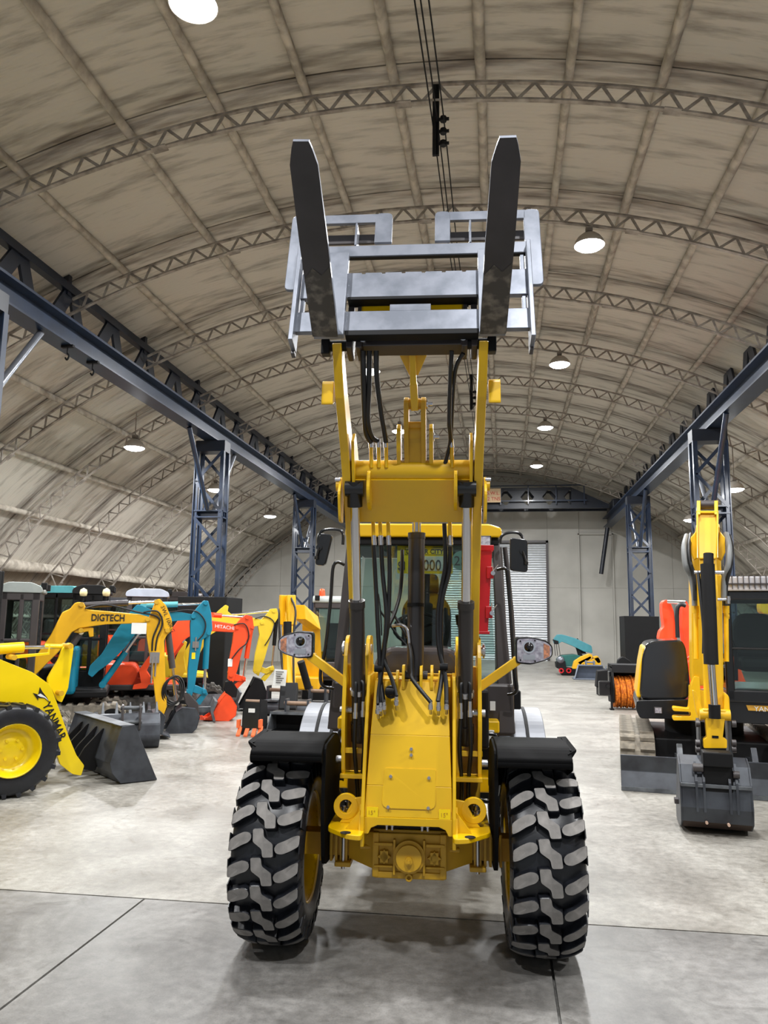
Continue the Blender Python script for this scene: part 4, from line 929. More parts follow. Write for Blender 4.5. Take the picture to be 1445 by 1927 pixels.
# mirrors, rails
def mirror(pts, arm, sx):
    P = [L(px, py, 1.08) for px, py in pts]; q = MB(); q.prism(rnd([(p.x, p.z) for p in P], .025, 3), 1.04, 1.09); m_ = q.build('mirror', BLK, ld_, .012); 
    c = L(*arm[2], 1.02); q = MB(); q.cyl(c, c+V((0, .03, 0)), .022, 12).cyl(L(arm[3][0], arm[3][1], 1.02), c, .009, 8).cyl(L(arm[3][0], arm[3][1], 1.02)-V((0, .0, .01)), L(arm[3][0], arm[3][1], 1.02)+V((0, 0, .012)), .015, 8); q.build('mirror_joint', BLK, m_)
    q = MB(); q.tube([L(*p, 1.1) for p in arm[0]], .011, 8, 5); q.build('mirror_arm', BLK, ld_)
mirror([(594, 1064), (613, 1065), (627, 1007), (603, 1004)], ([(600, 1030), (599, 1012), (608, 998), (635, 997), (645, 1004), (645, 1025)], None, (600, 1030), (595, 1050)), -1)
mirror([(959, 1012), (992, 1017), (992, 1078), (959, 1074)], ([(941, 1022), (943, 1010), (955, 1003), (975, 1003), (984, 1014), (986, 1035)], None, (984, 1037), (990, 1060)), 1)
hose([(648, 1063, .95), (634, 1058, .93), (626, 1072, .93), (622, 1130, .93), (612, 1220, .93), (603, 1265, .93), (607, 1290, .93), (628, 1296, .95)], .012, BLK, 'grab_rail')
hose([(935, 1072, .95), (950, 1070, .93), (956, 1085, .93), (962, 1180, .93), (968, 1260, .93), (972, 1300, .93), (955, 1307, .95)], .012, BLK, 'grab_rail')
for pts in ([(950, 1030, 1.7), (962, 1150, 1.7), (972, 1325, 1.7)], [(940, 1030, 1.5), (948, 1180, 1.5), (958, 1330, 1.5)]): hose(pts, .02, CHAR, 'door_frame_post', 2)
q = MB(); a = L(966, 1330, 1.5); b_ = L(980, 1300, 1.5); q.box(a.x, b_.x, 1.5, 1.7, a.z-.02, b_.z); q.build('door_foot', BLKM, ld_, .01)
# red boom safety strut
y = .02; q = MB(); T = [L(902, 1034, y), L(926, 1036, y), L(918, 1192, y), L(897, 1190, y)]; q.hexa(T, [v+V((0, .05, 0)) for v in T]); rs = q.build('safety_strut', RED, ld_, .004)
q = MB(); a, b_ = L(899, 1036, y-.01), L(929, 1026, y-.01); q.box(a.x, b_.x, y-.02, y-.005, a.z, b_.z-.0).box(a.x, b_.x, y+.06, y+.075, a.z, b_.z).box(a.x, a.x+.02, y-.02, y+.075, a.z, b_.z); a, b_ = L(893, 1193, y), L(921, 1188, y); q.box(a.x, b_.x, y-.02, y+.07, a.z, b_.z); q.build('strut_end', RED, rs, .003)
for (px, py) in ((927, 1079), (925, 1154)):
    c = L(px, py, y-.02); q = MB(); q.box(c.x-.035, c.x+.005, c.y, c.y+.02, c.z-.03, c.z+.04); q.build('pin_lug', RED, rs, .003)
    q = MB(); q.cyl(c, c+V((0, -.03, 0)), .013, 12).cyl(c+V((0, -.02, .01)), c+V((.03, -.02, .05)), .003, 6).cyl(c+V((0, -.02, .01)), c+V((.0, -.02, .06)), .003, 6); q.build('lock_pin', ZINC, rs)
# ================================================================== MACHINES
class Fr:
    """vertical working plane of a machine: point on the floor and heading; local x runs along the heading"""
    def __init__(s, o, deg): s.o = V((o[0], o[1], 0)); s.a = radians(deg); s.x = V((cos(s.a), sin(s.a), 0)); s.y = V((-sin(s.a), cos(s.a), 0))
    def P(s, px, py, off=0.):
        d = ray(px, py); t = ((s.o+s.y*off-CP).dot(s.y))/d.dot(s.y); q = CP+d*t-s.o; return V((q.dot(s.x), off, q.z))
    def poly(s, pts, off=0.): return [(lambda q: (q.x, q.z))(s.P(px, py, off)) for px, py in pts]
def ppart(root, f, nm_, pts, w, m, off=0., bev=.012, rd=0., par=None, label=None, kind=None):
    pl = f.poly(pts, off); pl = rnd(pl, rd, 3) if rd else pl
    q = MB(); q.prism(pl, off-w/2, off+w/2); o = q.build(nm_, m, par or root, bev)
    if label: o['label'] = label
    return o
def pcyl(root, f, a, b, frac, r, m, off=0., name='hydraulic_cylinder', rodm=None):
    A, B = f.P(*a, off), f.P(*b, off); M_ = A+(B-A)*frac
    q = MB(); q.cyl(A, M_, r, 14).cyl(A-V((0, r*1.1, 0)), A+V((0, r*1.1, 0)), r*1.05, 12); o = q.build(name, m, root)
    q = MB(); q.cyl(M_, B, r*.5, 12).cyl(B-V((0, r, 0)), B+V((0, r, 0)), r*.8, 12); q.build('piston_rod', rodm or CHROME, o); return o
def phose(root, f, pts, off, r=.016, m=HOSE): 
    MB().tube([f.P(px, py, off) for px, py in pts], r, 6, 5).build('hose', m, root)
def pins(root, f, pts, w, r, m, off=0.):
    q = MB()
    for (px, py) in pts: p = f.P(px, py, off); q.cyl(p-V((0, w/2, 0)), p+V((0, w/2, 0)), r, 12)
    o = q.build('pins', m, root)
def track(root, x0, x1, y0, y1, h, m=TRK, shoe=True, pitch=.16):
    q = MB(); r = h/2; pr = []
    for k in range(9): a = pi/2+pi*k/8; pr.append((x0+r+r*.92*cos(a), r+r*.92*sin(a)))
    for k in range(9): a = -pi/2+pi*k/8; pr.append((x1-r+r*.92*cos(a), r+r*.92*sin(a)))
    q.prism(pr, y0, y1); t = q.build('track', m, root, .01)
    if shoe:
        s = MB(); s.hexa([(-pitch*.34, y0, 0), (pitch*.34, y0, 0), (pitch*.34, y1, 0), (-pitch*.34, y1, 0)], [(-pitch*.2, y0+.01, r*.14), (pitch*.2, y0+.01, r*.14), (pitch*.2, y1-.01, r*.14), (-pitch*.2, y1-.01, r*.14)]); sm = s.mesh('track_shoe', m)
        L1 = x1-x0-h; per = 2*L1+2*pi*r*.93; n = int(per/pitch)
        for k in range(n):
            d = per*k/n
            if d < L1: p = (x0+r+d, 0, r+r*.92); a = 0
            elif d < L1+pi*r*.93: an = (d-L1)/(r*.93); p = (x1-r+r*.92*sin(an), 0, r+r*.92*cos(an)); a = an
            elif d < 2*L1+pi*r*.93: p = (x1-r-(d-L1-pi*r*.93), 0, r-r*.92); a = pi
            else: an = (d-2*L1-pi*r*.93)/(r*.93); p = (x0+r-r*.92*sin(an), 0, r-r*.92*cos(an)); a = pi+an
            inst(sm, 'track_shoe', t, p, (0, a, 0))
    w = MB()
    for k in range(4): xx = x0+h*.8+(x1-x0-1.6*h)*k/3; w.cyl((xx, y0-.012, r*.62), (xx, y1+.012, r*.62), r*.42, 14)
    w.cyl((x0+r, y0-.015, r), (x0+r, y1+.015, r), r*.72, 18).cyl((x1-r, y0-.015, r), (x1-r, y1+.015, r), r*.72, 18); w.build('track_wheels', BLKM, t)
    return t
def body(root, sc, col_, roofm, cab=None, L=1.9, W=1.6, h=.46, rot=0., cabm=BLKM, househ=.62, blade=True, cabtop=2.4, houselen=1.5, tm=TRK, counter=None, lit=True, yo=0.):
    """undercarriage, upper body and cab; sc = x of the slew centre, W across (local y)"""
    before = set(root.children)
    track(root, sc-L/2, sc+L/2, -W/2, -W/2+.32, h, tm); track(root, sc-L/2, sc+L/2, W/2-.32, W/2, h, tm)
    q = MB(); q.box(sc-L*.36, sc+L*.36, -W/2+.3, W/2-.3, .16, .42).cyl((sc, 0, .4), (sc, 0, .58), .36, 24); q.build('undercarriage', BLKM, root, .01)
    if blade:
        q = MB(); bx = sc+L/2+.28; pr = [(bx, .02), (bx+.05, .02), (bx+.0, .18), (bx+.07, .36), (bx+.02, .37), (bx-.05, .2)]; q.prism(pr, -W/2, W/2); q.box(sc+L*.3, bx, -.35, -.25, .14, .24).box(sc+L*.3, bx, .25, .35, .14, .24); q.build('dozer_blade', BUCKL, root, .006)
    hx0, hx1 = sc-houselen*.62, sc+houselen*.42
    q = MB(); q.prism(rnd([(hx0, .58), (hx0-.04, .75), (hx0, .58+househ), (hx0+.15, .62+househ+.05), (hx1-.75, .62+househ+.05), (hx1-.6, .58+househ*.4), (hx1, .58+househ*.3), (hx1, .58)], .08, 3), -W/2+.02, W/2-.02); q.build('upper_body', col_, root, .03)
    q = MB(); q.box(hx0+.02, hx1, -W/2+.0, W/2-.0, .56, .66); q.build('counterweight_skirt', cabm, root, .02)
    if cab:
        c0, c1, y0, y1 = cab; zt = cabtop; t = .05; cb = MB(); cb.box(c0, c1, y0, y1, .64, .95); cb = cb.build('cab', cabm, root, .02)
        q = MB()
        for (x, y) in ((c0+t, y0+t/2), (c1-t, y0+t/2), (c0+t, y1-t/2), (c1-t, y1-t/2)): q.box(x-t, x+t, y-t/2, y+t/2, .9, zt-.08)
        q.box(c0, c1, y0, y0+t, zt-.2, zt-.08).box(c0, c1, y1-t, y1, zt-.2, zt-.08).box(c0, c0+t, y0, y1, zt-.2, zt-.08).box(c1-t, c1, y0, y1, zt-.2, zt-.08)
        q.box(c0+.05, c1-.05, y0, y0+.03, 1.42, 1.47); q.box((c0*.45+c1*.55)-.03, (c0*.45+c1*.55)+.03, y0, y0+t, .9, zt-.1); q.build('cab_frame', cabm, cb, .012)
        q = MB(); q.prism(rnd([(c0-.03, zt-.09), (c0-.02, zt+.0), (c0+.1, zt+.06), (c1-.12, zt+.06), (c1+.02, zt), (c1+.04, zt-.09)], .04, 3), y0-.02, y1+.02); q.build('cab_roof', roofm, cb, .03)
        for (a, b, c, d) in ((c0+.08, c1-.08, y0+.012, y0+.018), (c0+.08, c1-.08, y1-.018, y1-.012), (c1-.018, c1-.012, y0+.06, y1-.06), (c0+.012, c0+.018, y0+.06, y1-.06)):
            MB().box(a, b, c, d, .96, zt-.16).build('window_pane', GLASS, cb)
        q = MB(); m_ = (c0+c1)/2-.12; q.box(m_-.22, m_+.22, (y0+y1)/2-.22, (y0+y1)/2+.22, 1.0, 1.18).box(m_-.28, m_-.16, (y0+y1)/2-.22, (y0+y1)/2+.22, 1.15, 1.75); q.build('seat', SEAT, cb, .05, 2)
        if lit:
            q = MB()
            for y in (y0+.08, y1-.08): q.box(c1, c1+.08, y-.05, y+.05, zt-.04, zt+.06)
            q.build('cab_lamp', BLKM, cb, .01)
    for o in root.children:
        if o not in before: o.location.y += yo
    return root
def bucket_side(root, f, pts, w, m, teeth=None, off=0., wall=.03, edgem=None):
    """bucket from side outline: first point lip, running round the back to the hinge"""
    pl = f.poly(pts, off); q = MB(); P = [V((a, 0, b)) for a, b in pl]
    back = rnd(pl, .06, 4)[:]
    b = MB(); 
    for y0, y1 in ((off-w/2, off-w/2+wall), (off+w/2-wall, off+w/2)): b.prism(pl, y0, y1)
    cx = sum(p[0] for p in pl)/len(pl); cz = sum(p[1] for p in pl)/len(pl); n = len(pl)
    for i in range(n-1):
        p, r = pl[i], pl[i+1]; d = V((r[0]-p[0], r[1]-p[1])); nn = V((-d.y, d.x)).normalized()*.015
        if nn.dot(V((cx-p[0], cz-p[1]))) < 0: nn = -nn
        b.prism([p, r, (r[0]+nn.x, r[1]+nn.y), (p[0]+nn.x, p[1]+nn.y)], off-w/2, off+w/2)
    o = b.build('bucket', m, root, .004)
    if teeth:
        p = V((pl[0][0], 0, pl[0][1])); p2 = V((pl[1][0], 0, pl[1][1])); d = (p-p2).normalized()
        for k in range(teeth):
            y = off-w/2+.05+(w-.1)*k/(teeth-1); t = MB(); A = p+V((0, y, 0)); t.hexa([A+V((0, -.03, -.0)), A+V((0, .03, 0)), A+V((0, .03, .03)), A+V((0, -.03, .03))], [A+d*.12+V((0, -.015, 0)), A+d*.12+V((0, .015, 0)), A+d*.12+V((0, .015, .008)), A+d*.12+V((0, -.015, .008))]); t.build('bucket_tooth', edgem or m, o)
    return o
def excav(label, o, deg, cat='excavator', group='excavators parked in the left row'):
    f = Fr(o, deg); r = thing('excavator', label, cat, f.o, f.a, group); return r, f
def zfix(root): pass
# ---- B: gold excavator with lettered boom
r, f = excav('gold yellow excavator with DIGTECH lettering on its boom', (-5.35, 11.2), 28)
sc = f.P(20, 1300).x-.1
body(r, sc, BLKM, GREYR, cab=(f.P(4, 1200, .3).x, f.P(76, 1200, .3).x, .0, .8), cabtop=f.P(40, 1106, .3).z, tm=TRKL, cabm=CHAR, W=1.2, yo=-.3)
ppart(r, f, 'boom', [(46, 1268), (52, 1258), (96, 1195), (118, 1152), (132, 1146), (141, 1135), (148, 1133), (158, 1134), (163, 1147), (200, 1150), (262, 1156), (283, 1162), (284, 1170), (262, 1173), (200, 1175), (150, 1182), (135, 1190), (112, 1225), (62, 1275)], .2, YELG, rd=.02)
ppart(r, f, 'lower_boom_bracket', [(138, 1190), (146, 1182), (166, 1180), (176, 1181), (176, 1198), (168, 1199), (166, 1188), (150, 1192)], .12, YELG)
tt_ = text('DIGTECH', .14, INK, r, f.P(171, 1168, -.108)+V((0, -.002, 0)), (f.P(234, 1169, -.1)-f.P(171, 1168, -.1)), (0, 0, 1), fit=(f.P(234, 1169, -.1)-f.P(171, 1168, -.1)).length, bold=.003)
ppart(r, f, 'stick', [(282, 1158), (289, 1140), (295, 1128), (300, 1127), (312, 1140), (322, 1165), (324, 1185), (313, 1195), (308, 1205), (310, 1260), (313, 1328), (307, 1345), (294, 1330), (286, 1260), (276, 1200), (274, 1175)], .19, YELG, rd=.015)
ppart(r, f, 'stick_plate', [(287, 1152), (296, 1130), (306, 1138), (320, 1172), (321, 1184), (308, 1184), (305, 1160)], .24, YELG, rd=.01)
text('SWL 100KG', .085, INK, r, f.P(302, 1141, -.123), (f.P(315, 1172, -.1)-f.P(302, 1141, -.1)), (f.P(322, 1136, -.1)-f.P(302, 1141, -.1)))
pins(r, f, [(277, 1165), (294, 1133), (314, 1186), (154, 1138), (153, 1186)], .28, .035, YELD)
pcyl(r, f, (155, 1139), (293, 1132), .62, .045, CHAR); pcyl(r, f, (316, 1188), (332, 1322), .52, .05, CHAR)
pcyl(r, f, (128, 1225), (153, 1190), .9, .045, CHAR)
phose(r, f, [(160, 1145), (200, 1138), (260, 1152), (290, 1158), (300, 1166), (296, 1180), (288, 1200), (286, 1225)], -.13, .015)
phose(r, f, [(270, 1152), (295, 1150), (305, 1165), (304, 1180), (296, 1200), (292, 1225)], -.14, .014)
q = MB(); p = f.P(291, 1235, -.12); q.box(p.x-.07, p.x+.07, -.14, -.10, p.z-.1, p.z+.06).cyl((p.x-.03, -.13, p.z), (p.x-.03, -.13, p.z-.4), .014, 8).cyl((p.x+.02, -.13, p.z), (p.x+.02, -.13, p.z-.3), .014, 8); q.build('valve_block', ZINC, r)
ppart(r, f, 'bucket_link', [(298, 1312), (305, 1308), (328, 1322), (326, 1332), (318, 1330)], .16, CHAR, rd=.01); ppart(r, f, 'link_arm', [(320, 1322), (330, 1320), (312, 1356), (303, 1352)], .12, CHAR, rd=.01)
b = bucket_side(r, f, [(304, 1378), (318, 1384), (288, 1374), (278, 1354), (286, 1338), (300, 1335), (310, 1345)], .5, BUCK)
q = MB(); p = f.P(345, 1300, -.05)
for k in range(3): c = f.P(323+k*3, 1302, -.1); q.tube([c+V((.14*cos(a*pi/6), .02*sin(a), .2*sin(a*pi/6)+.02*k)) for a in range(13)], .014, 6, 2)
q.build('hose_loops', HOSE, r)
q = MB(); a = f.P(248, 1172, -.13); b_ = f.P(275, 1193, -.13); q.prism([(a.x, b_.z), (b_.x, b_.z), (b_.x, a.z), (a.x, a.z)], -.135, -.13); q.build('hanging_paper_sheet', WHITE, r)
# ---- C: teal excavator
r, f = excav('teal excavator with grey bucket curled under its stick', (-4.95, 12.15), 26)
sc = f.P(135, 1300).x
body(r, sc-.1, BLKM, BLKM, cab=(f.P(134, 1200, .3).x, f.P(200, 1200, .3).x, -.15, .6), cabtop=f.P(165, 1108, .3).z, tm=TRKL, W=1.15, yo=.35, househ=.35)
q = MB(); a = f.P(112, 1262, -.35); b_ = f.P(142, 1278, -.35); q.box(a.x, b_.x, -.38, .5, .62, a.z+.35); q.build('teal_side_cover', TEAL, r, .05)
ppart(r, f, 'boom', [(166, 1268), (170, 1252), (192, 1230), (204, 1210), (222, 1182), (248, 1148), (258, 1138), (266, 1139), (290, 1150), (340, 1152), (366, 1157), (367, 1167), (340, 1168), (290, 1172), (262, 1184), (236, 1218), (206, 1248), (186, 1262), (174, 1274)], .2, TEAL, rd=.02)
ppart(r, f, 'stick', [(360, 1157), (372, 1142), (383, 1130), (391, 1131), (397, 1155), (399, 1185), (392, 1196), (380, 1204), (372, 1250), (366, 1290), (360, 1310), (352, 1308), (353, 1260), (358, 1210), (357, 1175)], .2, TEAL, rd=.015)
q = MB(); pins(r, f, [(386, 1135), (392, 1191), (363, 1160), (354, 1300), (384, 1300)], .26, .035, TEAL)
pcyl(r, f, (270, 1139), (386, 1136), .55, .048, TEAL2); pcyl(r, f, (390, 1192), (384, 1300), .62, .05, TEAL)
pcyl(r, f, (193, 1288), (262, 1190), .62, .05, TEAL)
phose(r, f, [(320, 1152), (350, 1148), (372, 1152), (386, 1170), (384, 1190), (372, 1205)], -.12, .013)
q = MB(); p = f.P(368, 1213, -.11); q.box(p.x-.05, p.x+.05, -.13, -.10, p.z-.05, p.z+.05).cyl((p.x, -.12, p.z-.1), (p.x, -.12, p.z+.12), .014, 8); q.build('valve_block', ZINC, r)
q = MB(); a = f.P(361, 1228, -.103); b_ = f.P(367, 1240, -.103); q.box(a.x, b_.x, -.106, -.10, b_.z, a.z); q.build('warning_label', SIGNY, r)
ppart(r, f, 'bucket_link', [(352, 1288), (370, 1290), (388, 1298), (390, 1308), (376, 1306), (356, 1300)], .16, TEAL, rd=.02); ppart(r, f, 'link_arm', [(382, 1302), (391, 1304), (376, 1326), (366, 1322)], .12, TEAL, rd=.01)
ppart(r, f, 'quick_hitch', [(344, 1302), (352, 1300), (372, 1322), (374, 1344), (366, 1350), (348, 1322)], .26, CHAR)
bucket_side(r, f, [(305, 1379), (352, 1382), (368, 1366), (374, 1345), (366, 1330), (342, 1328), (330, 1336)], .62, BUCK)
# ---- D: orange excavator further back
r, f = excav('orange excavator with orange toothed bucket on the floor', (-4.95, 13.65), 24)
sc = f.P(268, 1280).x
body(r, sc, ORG, mat('white_roof', S(176, 182, 196), .35), cab=(f.P(236, 1180, .3).x, f.P(312, 1180, .3).x, .0, .85), cabtop=f.P(270, 1114, .3).z, cabm=CHAR, W=1.3, yo=.2, househ=.34)
rD, fD = r, f
ppart(r, f, 'boom', [(312, 1232), (318, 1190), (334, 1168), (360, 1162), (400, 1168), (440, 1174), (448, 1180), (440, 1190), (400, 1188), (372, 1188), (345, 1205), (325, 1235)], .2, ORG, rd=.02)
ppart(r, f, 'stick', [(440, 1180), (452, 1165), (462, 1157), (474, 1160), (477, 1182), (466, 1200), (456, 1220), (446, 1260), (438, 1284), (428, 1278), (430, 1250), (437, 1210)], .19, ORG, rd=.015)
pins(r, f, [(464, 1162), (474, 1180), (445, 1181), (434, 1270), (458, 1276)], .25, .033, ORG)
pcyl(r, f, (398, 1157), (462, 1162), .3, .045, ORG); pcyl(r, f, (472, 1184), (458, 1276), .6, .045, ORG); pcyl(r, f, (320, 1240), (352, 1196), .7, .045, ORG)
phose(r, f, [(440, 1176), (460, 1174), (468, 1192), (464, 1210), (450, 1222), (436, 1240)], -.12, .012)
ppart(r, f, 'bucket_link', [(428, 1264), (438, 1266), (460, 1274), (462, 1282), (430, 1280)], .14, ORG, rd=.01); ppart(r, f, 'link_arm', [(456, 1276), (462, 1280), (446, 1296), (438, 1290)], .1, ORG, rd=.01)
ppart(r, f, 'tilt_hitch', [(424, 1282), (436, 1280), (446, 1296), (444, 1312), (430, 1312), (420, 1296)], .2, BLKM)
bucket_side(r, f, [(382, 1352), (428, 1355), (442, 1344), (444, 1326), (434, 1310), (424, 1303), (416, 1312), (404, 1330), (396, 1342)], .5, ORG, teeth=4)
q = MB(); a = f.P(433, 1246, -.1); q.box(a.x-.04, a.x+.04, -.103, -.095, a.z-.08, a.z+.06); q.build('white_label', WHITE, r)
q = MB(); a = f.P(402, 1177, -.1)
text('HITACHI', .09, WHITE, r, f.P(404, 1181, -.103), (f.P(420, 1183, -.1)-f.P(404, 1181, -.1)), (0, 0, 1))
# ---- E: lemon yellow excavator
r, f = excav('lemon yellow excavator with black bucket behind the orange one', (-4.9, 15.25), 22)
sc = f.P(330, 1270).x
body(r, sc, YELL, SILV, W=1.3, yo=.4, househ=.42)
rE, fE = r, f
ppart(r, f, 'boom', [(335, 1275), (345, 1230), (372, 1185), (400, 1160), (412, 1148), (424, 1138), (430, 1141), (428, 1150), (440, 1160), (480, 1163), (496, 1168), (498, 1176), (470, 1180), (420, 1180), (395, 1195), (370, 1240), (352, 1280)], .2, YELL, rd=.02)
ppart(r, f, 'stick', [(484, 1172), (500, 1158), (508, 1146), (520, 1145), (524, 1160), (514, 1176), (508, 1200), (497, 1240), (486, 1272), (476, 1264), (480, 1230), (488, 1195)], .19, YELL, rd=.015)
pins(r, f, [(514, 1150), (492, 1172), (480, 1264), (510, 1258)], .25, .033, YELL)
pcyl(r, f, (398, 1160), (512, 1150), .3, .045, YELL); pcyl(r, f, (520, 1165), (512, 1256), .55, .04, BLKM)
ppart(r, f, 'bucket_link', [(480, 1250), (500, 1258), (514, 1252), (516, 1260), (500, 1268), (482, 1262)], .14, YELL, rd=.01); ppart(r, f, 'link_arm', [(508, 1258), (515, 1262), (498, 1282), (490, 1278)], .1, YELL, rd=.01)
phose(r, f, [(480, 1164), (500, 1160), (516, 1172), (510, 1195), (498, 1215)], -.12, .012)
bucket_side(r, f, [(448, 1330), (480, 1334), (498, 1322), (500, 1300), (492, 1278), (478, 1274), (470, 1290)], .5, BLKM)
# black long attachment boom roof of neighbours
# ---- F: gold excavator pointing at the aisle, with price tag
r, f = excav('gold excavator facing the aisle, white paper tag on its stick', (-3.8, 15.3), -80)
sc = -1.25
body(r, sc, YELG, GREYR, cab=(sc-.5, sc+.75, -.3, .62), cabtop=2.26, cabm=CHAR, househ=.45, yo=.28, blade=False)
def wl(px, py, Y, o=f):
    p = atY(px, py, Y)-f.o; return V((p.dot(f.x), p.dot(f.y), p.z))
st = MB()
for s_ in (-1, 1):
    A = [wl(541+s_*5, 1118, 13.9), wl(541+s_*6, 1160, 13.7), wl(541+s_*9, 1175, 13.6)]
q = MB(); Y0 = 13.9
for s_ in (-1, 1):
    q.beam(wl(541+s_*6, 1120, Y0), wl(541+s_*8, 1176, Y0), .06, .2, (1, -1, 0)); 
q.beam(wl(532, 1155, Y0), wl(550, 1155, Y0), .05, .06); q.beam(wl(541, 1150, Y0+.1), wl(545, 1300, Y0-.4), .14, .18, (1, -1, 0)); q.build('stick', YELG, r, .01)
q = MB(); q.hexa([wl(552, 1138, Y0+.5), wl(578, 1160, Y0+.9), wl(583, 1185, Y0+.9), wl(554, 1165, Y0+.5)], [wl(552, 1138, Y0+.5)+V((.05, .22, 0)), wl(578, 1160, Y0+.9)+V((.05, .22, 0)), wl(583, 1185, Y0+.9)+V((.05, .22, 0)), wl(554, 1165, Y0+.5)+V((.05, .22, 0))]); q.hexa([wl(568, 1160, Y0+.9), wl(583, 1172, Y0+.9), wl(590, 1292, Y0+1.3), wl(570, 1292, Y0+1.3)], [wl(568, 1160, Y0+.9)+V((.05, .2, 0)), wl(583, 1172, Y0+.9)+V((.05, .2, 0)), wl(590, 1292, Y0+1.3)+V((.05, .2, 0)), wl(570, 1292, Y0+1.3)+V((.05, .2, 0))]); q.build('boom', YELG, r, .02); q = MB(); a = wl(578, 1292, Y0+1.2); q.box(a.x-.15, a.x+.25, a.y-.25, a.y+.25, a.z-.05, a.z+.2); q.build('swing_post', YELG, r, .03)
q = MB(); q.cyl(wl(541, 1170, Y0-.18), wl(541, 1225, Y0-.22), .075, 14); o = q.build('hydraulic_cylinder', BLKM, r); MB().cyl(wl(541, 1225, Y0-.22), wl(540, 1285, Y0-.28), .035, 10).build('piston_rod', CHROME, o)
q = MB(); q.cyl(wl(566, 1245, Y0+.2), wl(580, 1295, Y0+.4), .07, 12); q.build('boom_cylinder', BLKM, r)
q = MB(); q.tube([wl(545, 1120, Y0), wl(556, 1150, Y0-.1), (wl(552, 1200, Y0-.2)), wl(553, 1300, Y0-.4)], .02, 6, 5).tube([wl(530, 1130, Y0), wl(525, 1160, Y0-.1), wl(528, 1220, Y0-.2), wl(536, 1300, Y0-.4)], .02, 6, 5); q.build('hose', HOSE, r)
q = MB(); a = [wl(517, 1259, 13.0), wl(539, 1261, 13.0), wl(536, 1291, 13.0), wl(513, 1289, 13.0)]; q.hexa(a, [v+V((.0, .01, 0)) for v in a]); tg = q.build('paper_tag', WHITE, r); tg['label'] = 'white paper tag with small print'
for k in range(6): 
    q = MB(); a = wl(519, 1264+k*4, 12.98); b_ = wl(534-(k % 3)*3, 1264.6+k*4, 12.98); q.beam(a, b_, .004, .012); q.build('print_line', CHAR, tg)
q = MB(); q.beam(wl(545, 1290, 13.3), wl(541, 1340, 13.0), .3, .22, (1, 0, 0)); q.build('quick_hitch', BLKM, r, .02)
q = MB(); q.lathe([(0, .16), (.05, .15), (.06, .1), (.065, .04), (.07, 0)], wl(606, 1122, 16.0), (0, 0, 1), 16); q.build('beacon', ORL, r)
q = MB(); q.cyl(wl(606, 1128, 16.0), wl(606, 1122, 16.0)-V((0, 0, 0)), .06, 12); q.build('beacon_base', BLKM, r)
# cab right behind the loader's left mirror
def standcab(label, x0, x1, pyt, pyb, Y, dep, roofm, cabm, cat='excavator cab'):
    a = atY(x0, pyt, Y); b_ = atY(x1, pyb, Y); W_ = b_.x-a.x
    r = thing('excavator', label, 'excavator', ((a.x+b_.x)/2, Y+dep/2, 0), 0, 'excavators parked in the left row')
    body(r, 0, YELX if roofm == GREYR else ORG, roofm, cab=(-W_/2, W_/2, -dep/2, dep/2), cabtop=a.z-.06, cabm=cabm, W=1.7, blade=False)
    return r
standcab('excavator with pale teal roofed cab behind the lettered boom', 62, 136, 1102, 1250, 15.2, 1.0, TEAL2, BLKM)
standcab('excavator with charcoal cab in the back of the left row', 310, 352, 1113, 1250, 20.6, 1.0, CHAR, CHAR)
standcab('excavator with pale grey roof between the lettered boom and the white roofed cab', 185, 262, 1124, 1250, 22.6, 1.0, SILV, CHAR)
# round beacons on the rack cab
for px in (157, 200):
    p = atY(px, 1118, 11.4); t = thing('roof_beacon', 'cream round lamp over the lettered boom, '+('left one' if px < 180 else 'right one'), 'lamp', p-V((0, 0, .1)))
    MB().cyl((0, 0, -.02), (0, 0, .06), .02, 8).build('stem', BLKM, t); MB().lathe([(0, .2), (.05, .17), (.06, .12), (.05, .07), (0, .06)], (0, 0, 0), (0, 0, 1), 12).build('beacon_lens', mat('cream_lens', S(235, 220, 170), .3), t)
# far yellow bodies and grapple
ppart(rE, fE, 'auxiliary_boom', [(330, 1240), (345, 1205), (352, 1208), (346, 1235), (350, 1262), (332, 1285), (318, 1270)], .22, YELL, off=-.45, rd=.02)
ppart(rD, fD, 'grapple_arm', [(262, 1260), (282, 1232), (288, 1238), (276, 1262), (286, 1278), (276, 1294), (250, 1296), (252, 1288), (266, 1284)], .3, ORG, off=-.55, rd=.01)
for k, (a, b_) in enumerate((((256, 1264), (266, 1268)), ((257, 1276), (268, 1278)), ((250, 1290), (262, 1291)))):
    ppart(rD, fD, 'grapple_tooth', [(a[0], a[1]), (b_[0], b_[1]-3), (b_[0], b_[1]+2)], .08, ORG, off=-.55)
q = MB(); o_ = .45; x0 = fD.P(368, 1340, o_).x; x1 = fD.P(418, 1330, o_).x; q.prism([(o_-.02, .02), (o_+.03, .02), (o_, .2), (o_+.05, .40), (o_, .41), (o_-.06, .2)], x0, x1, 'yz'); q.build('side_blade', BUCKL, rD, .004)
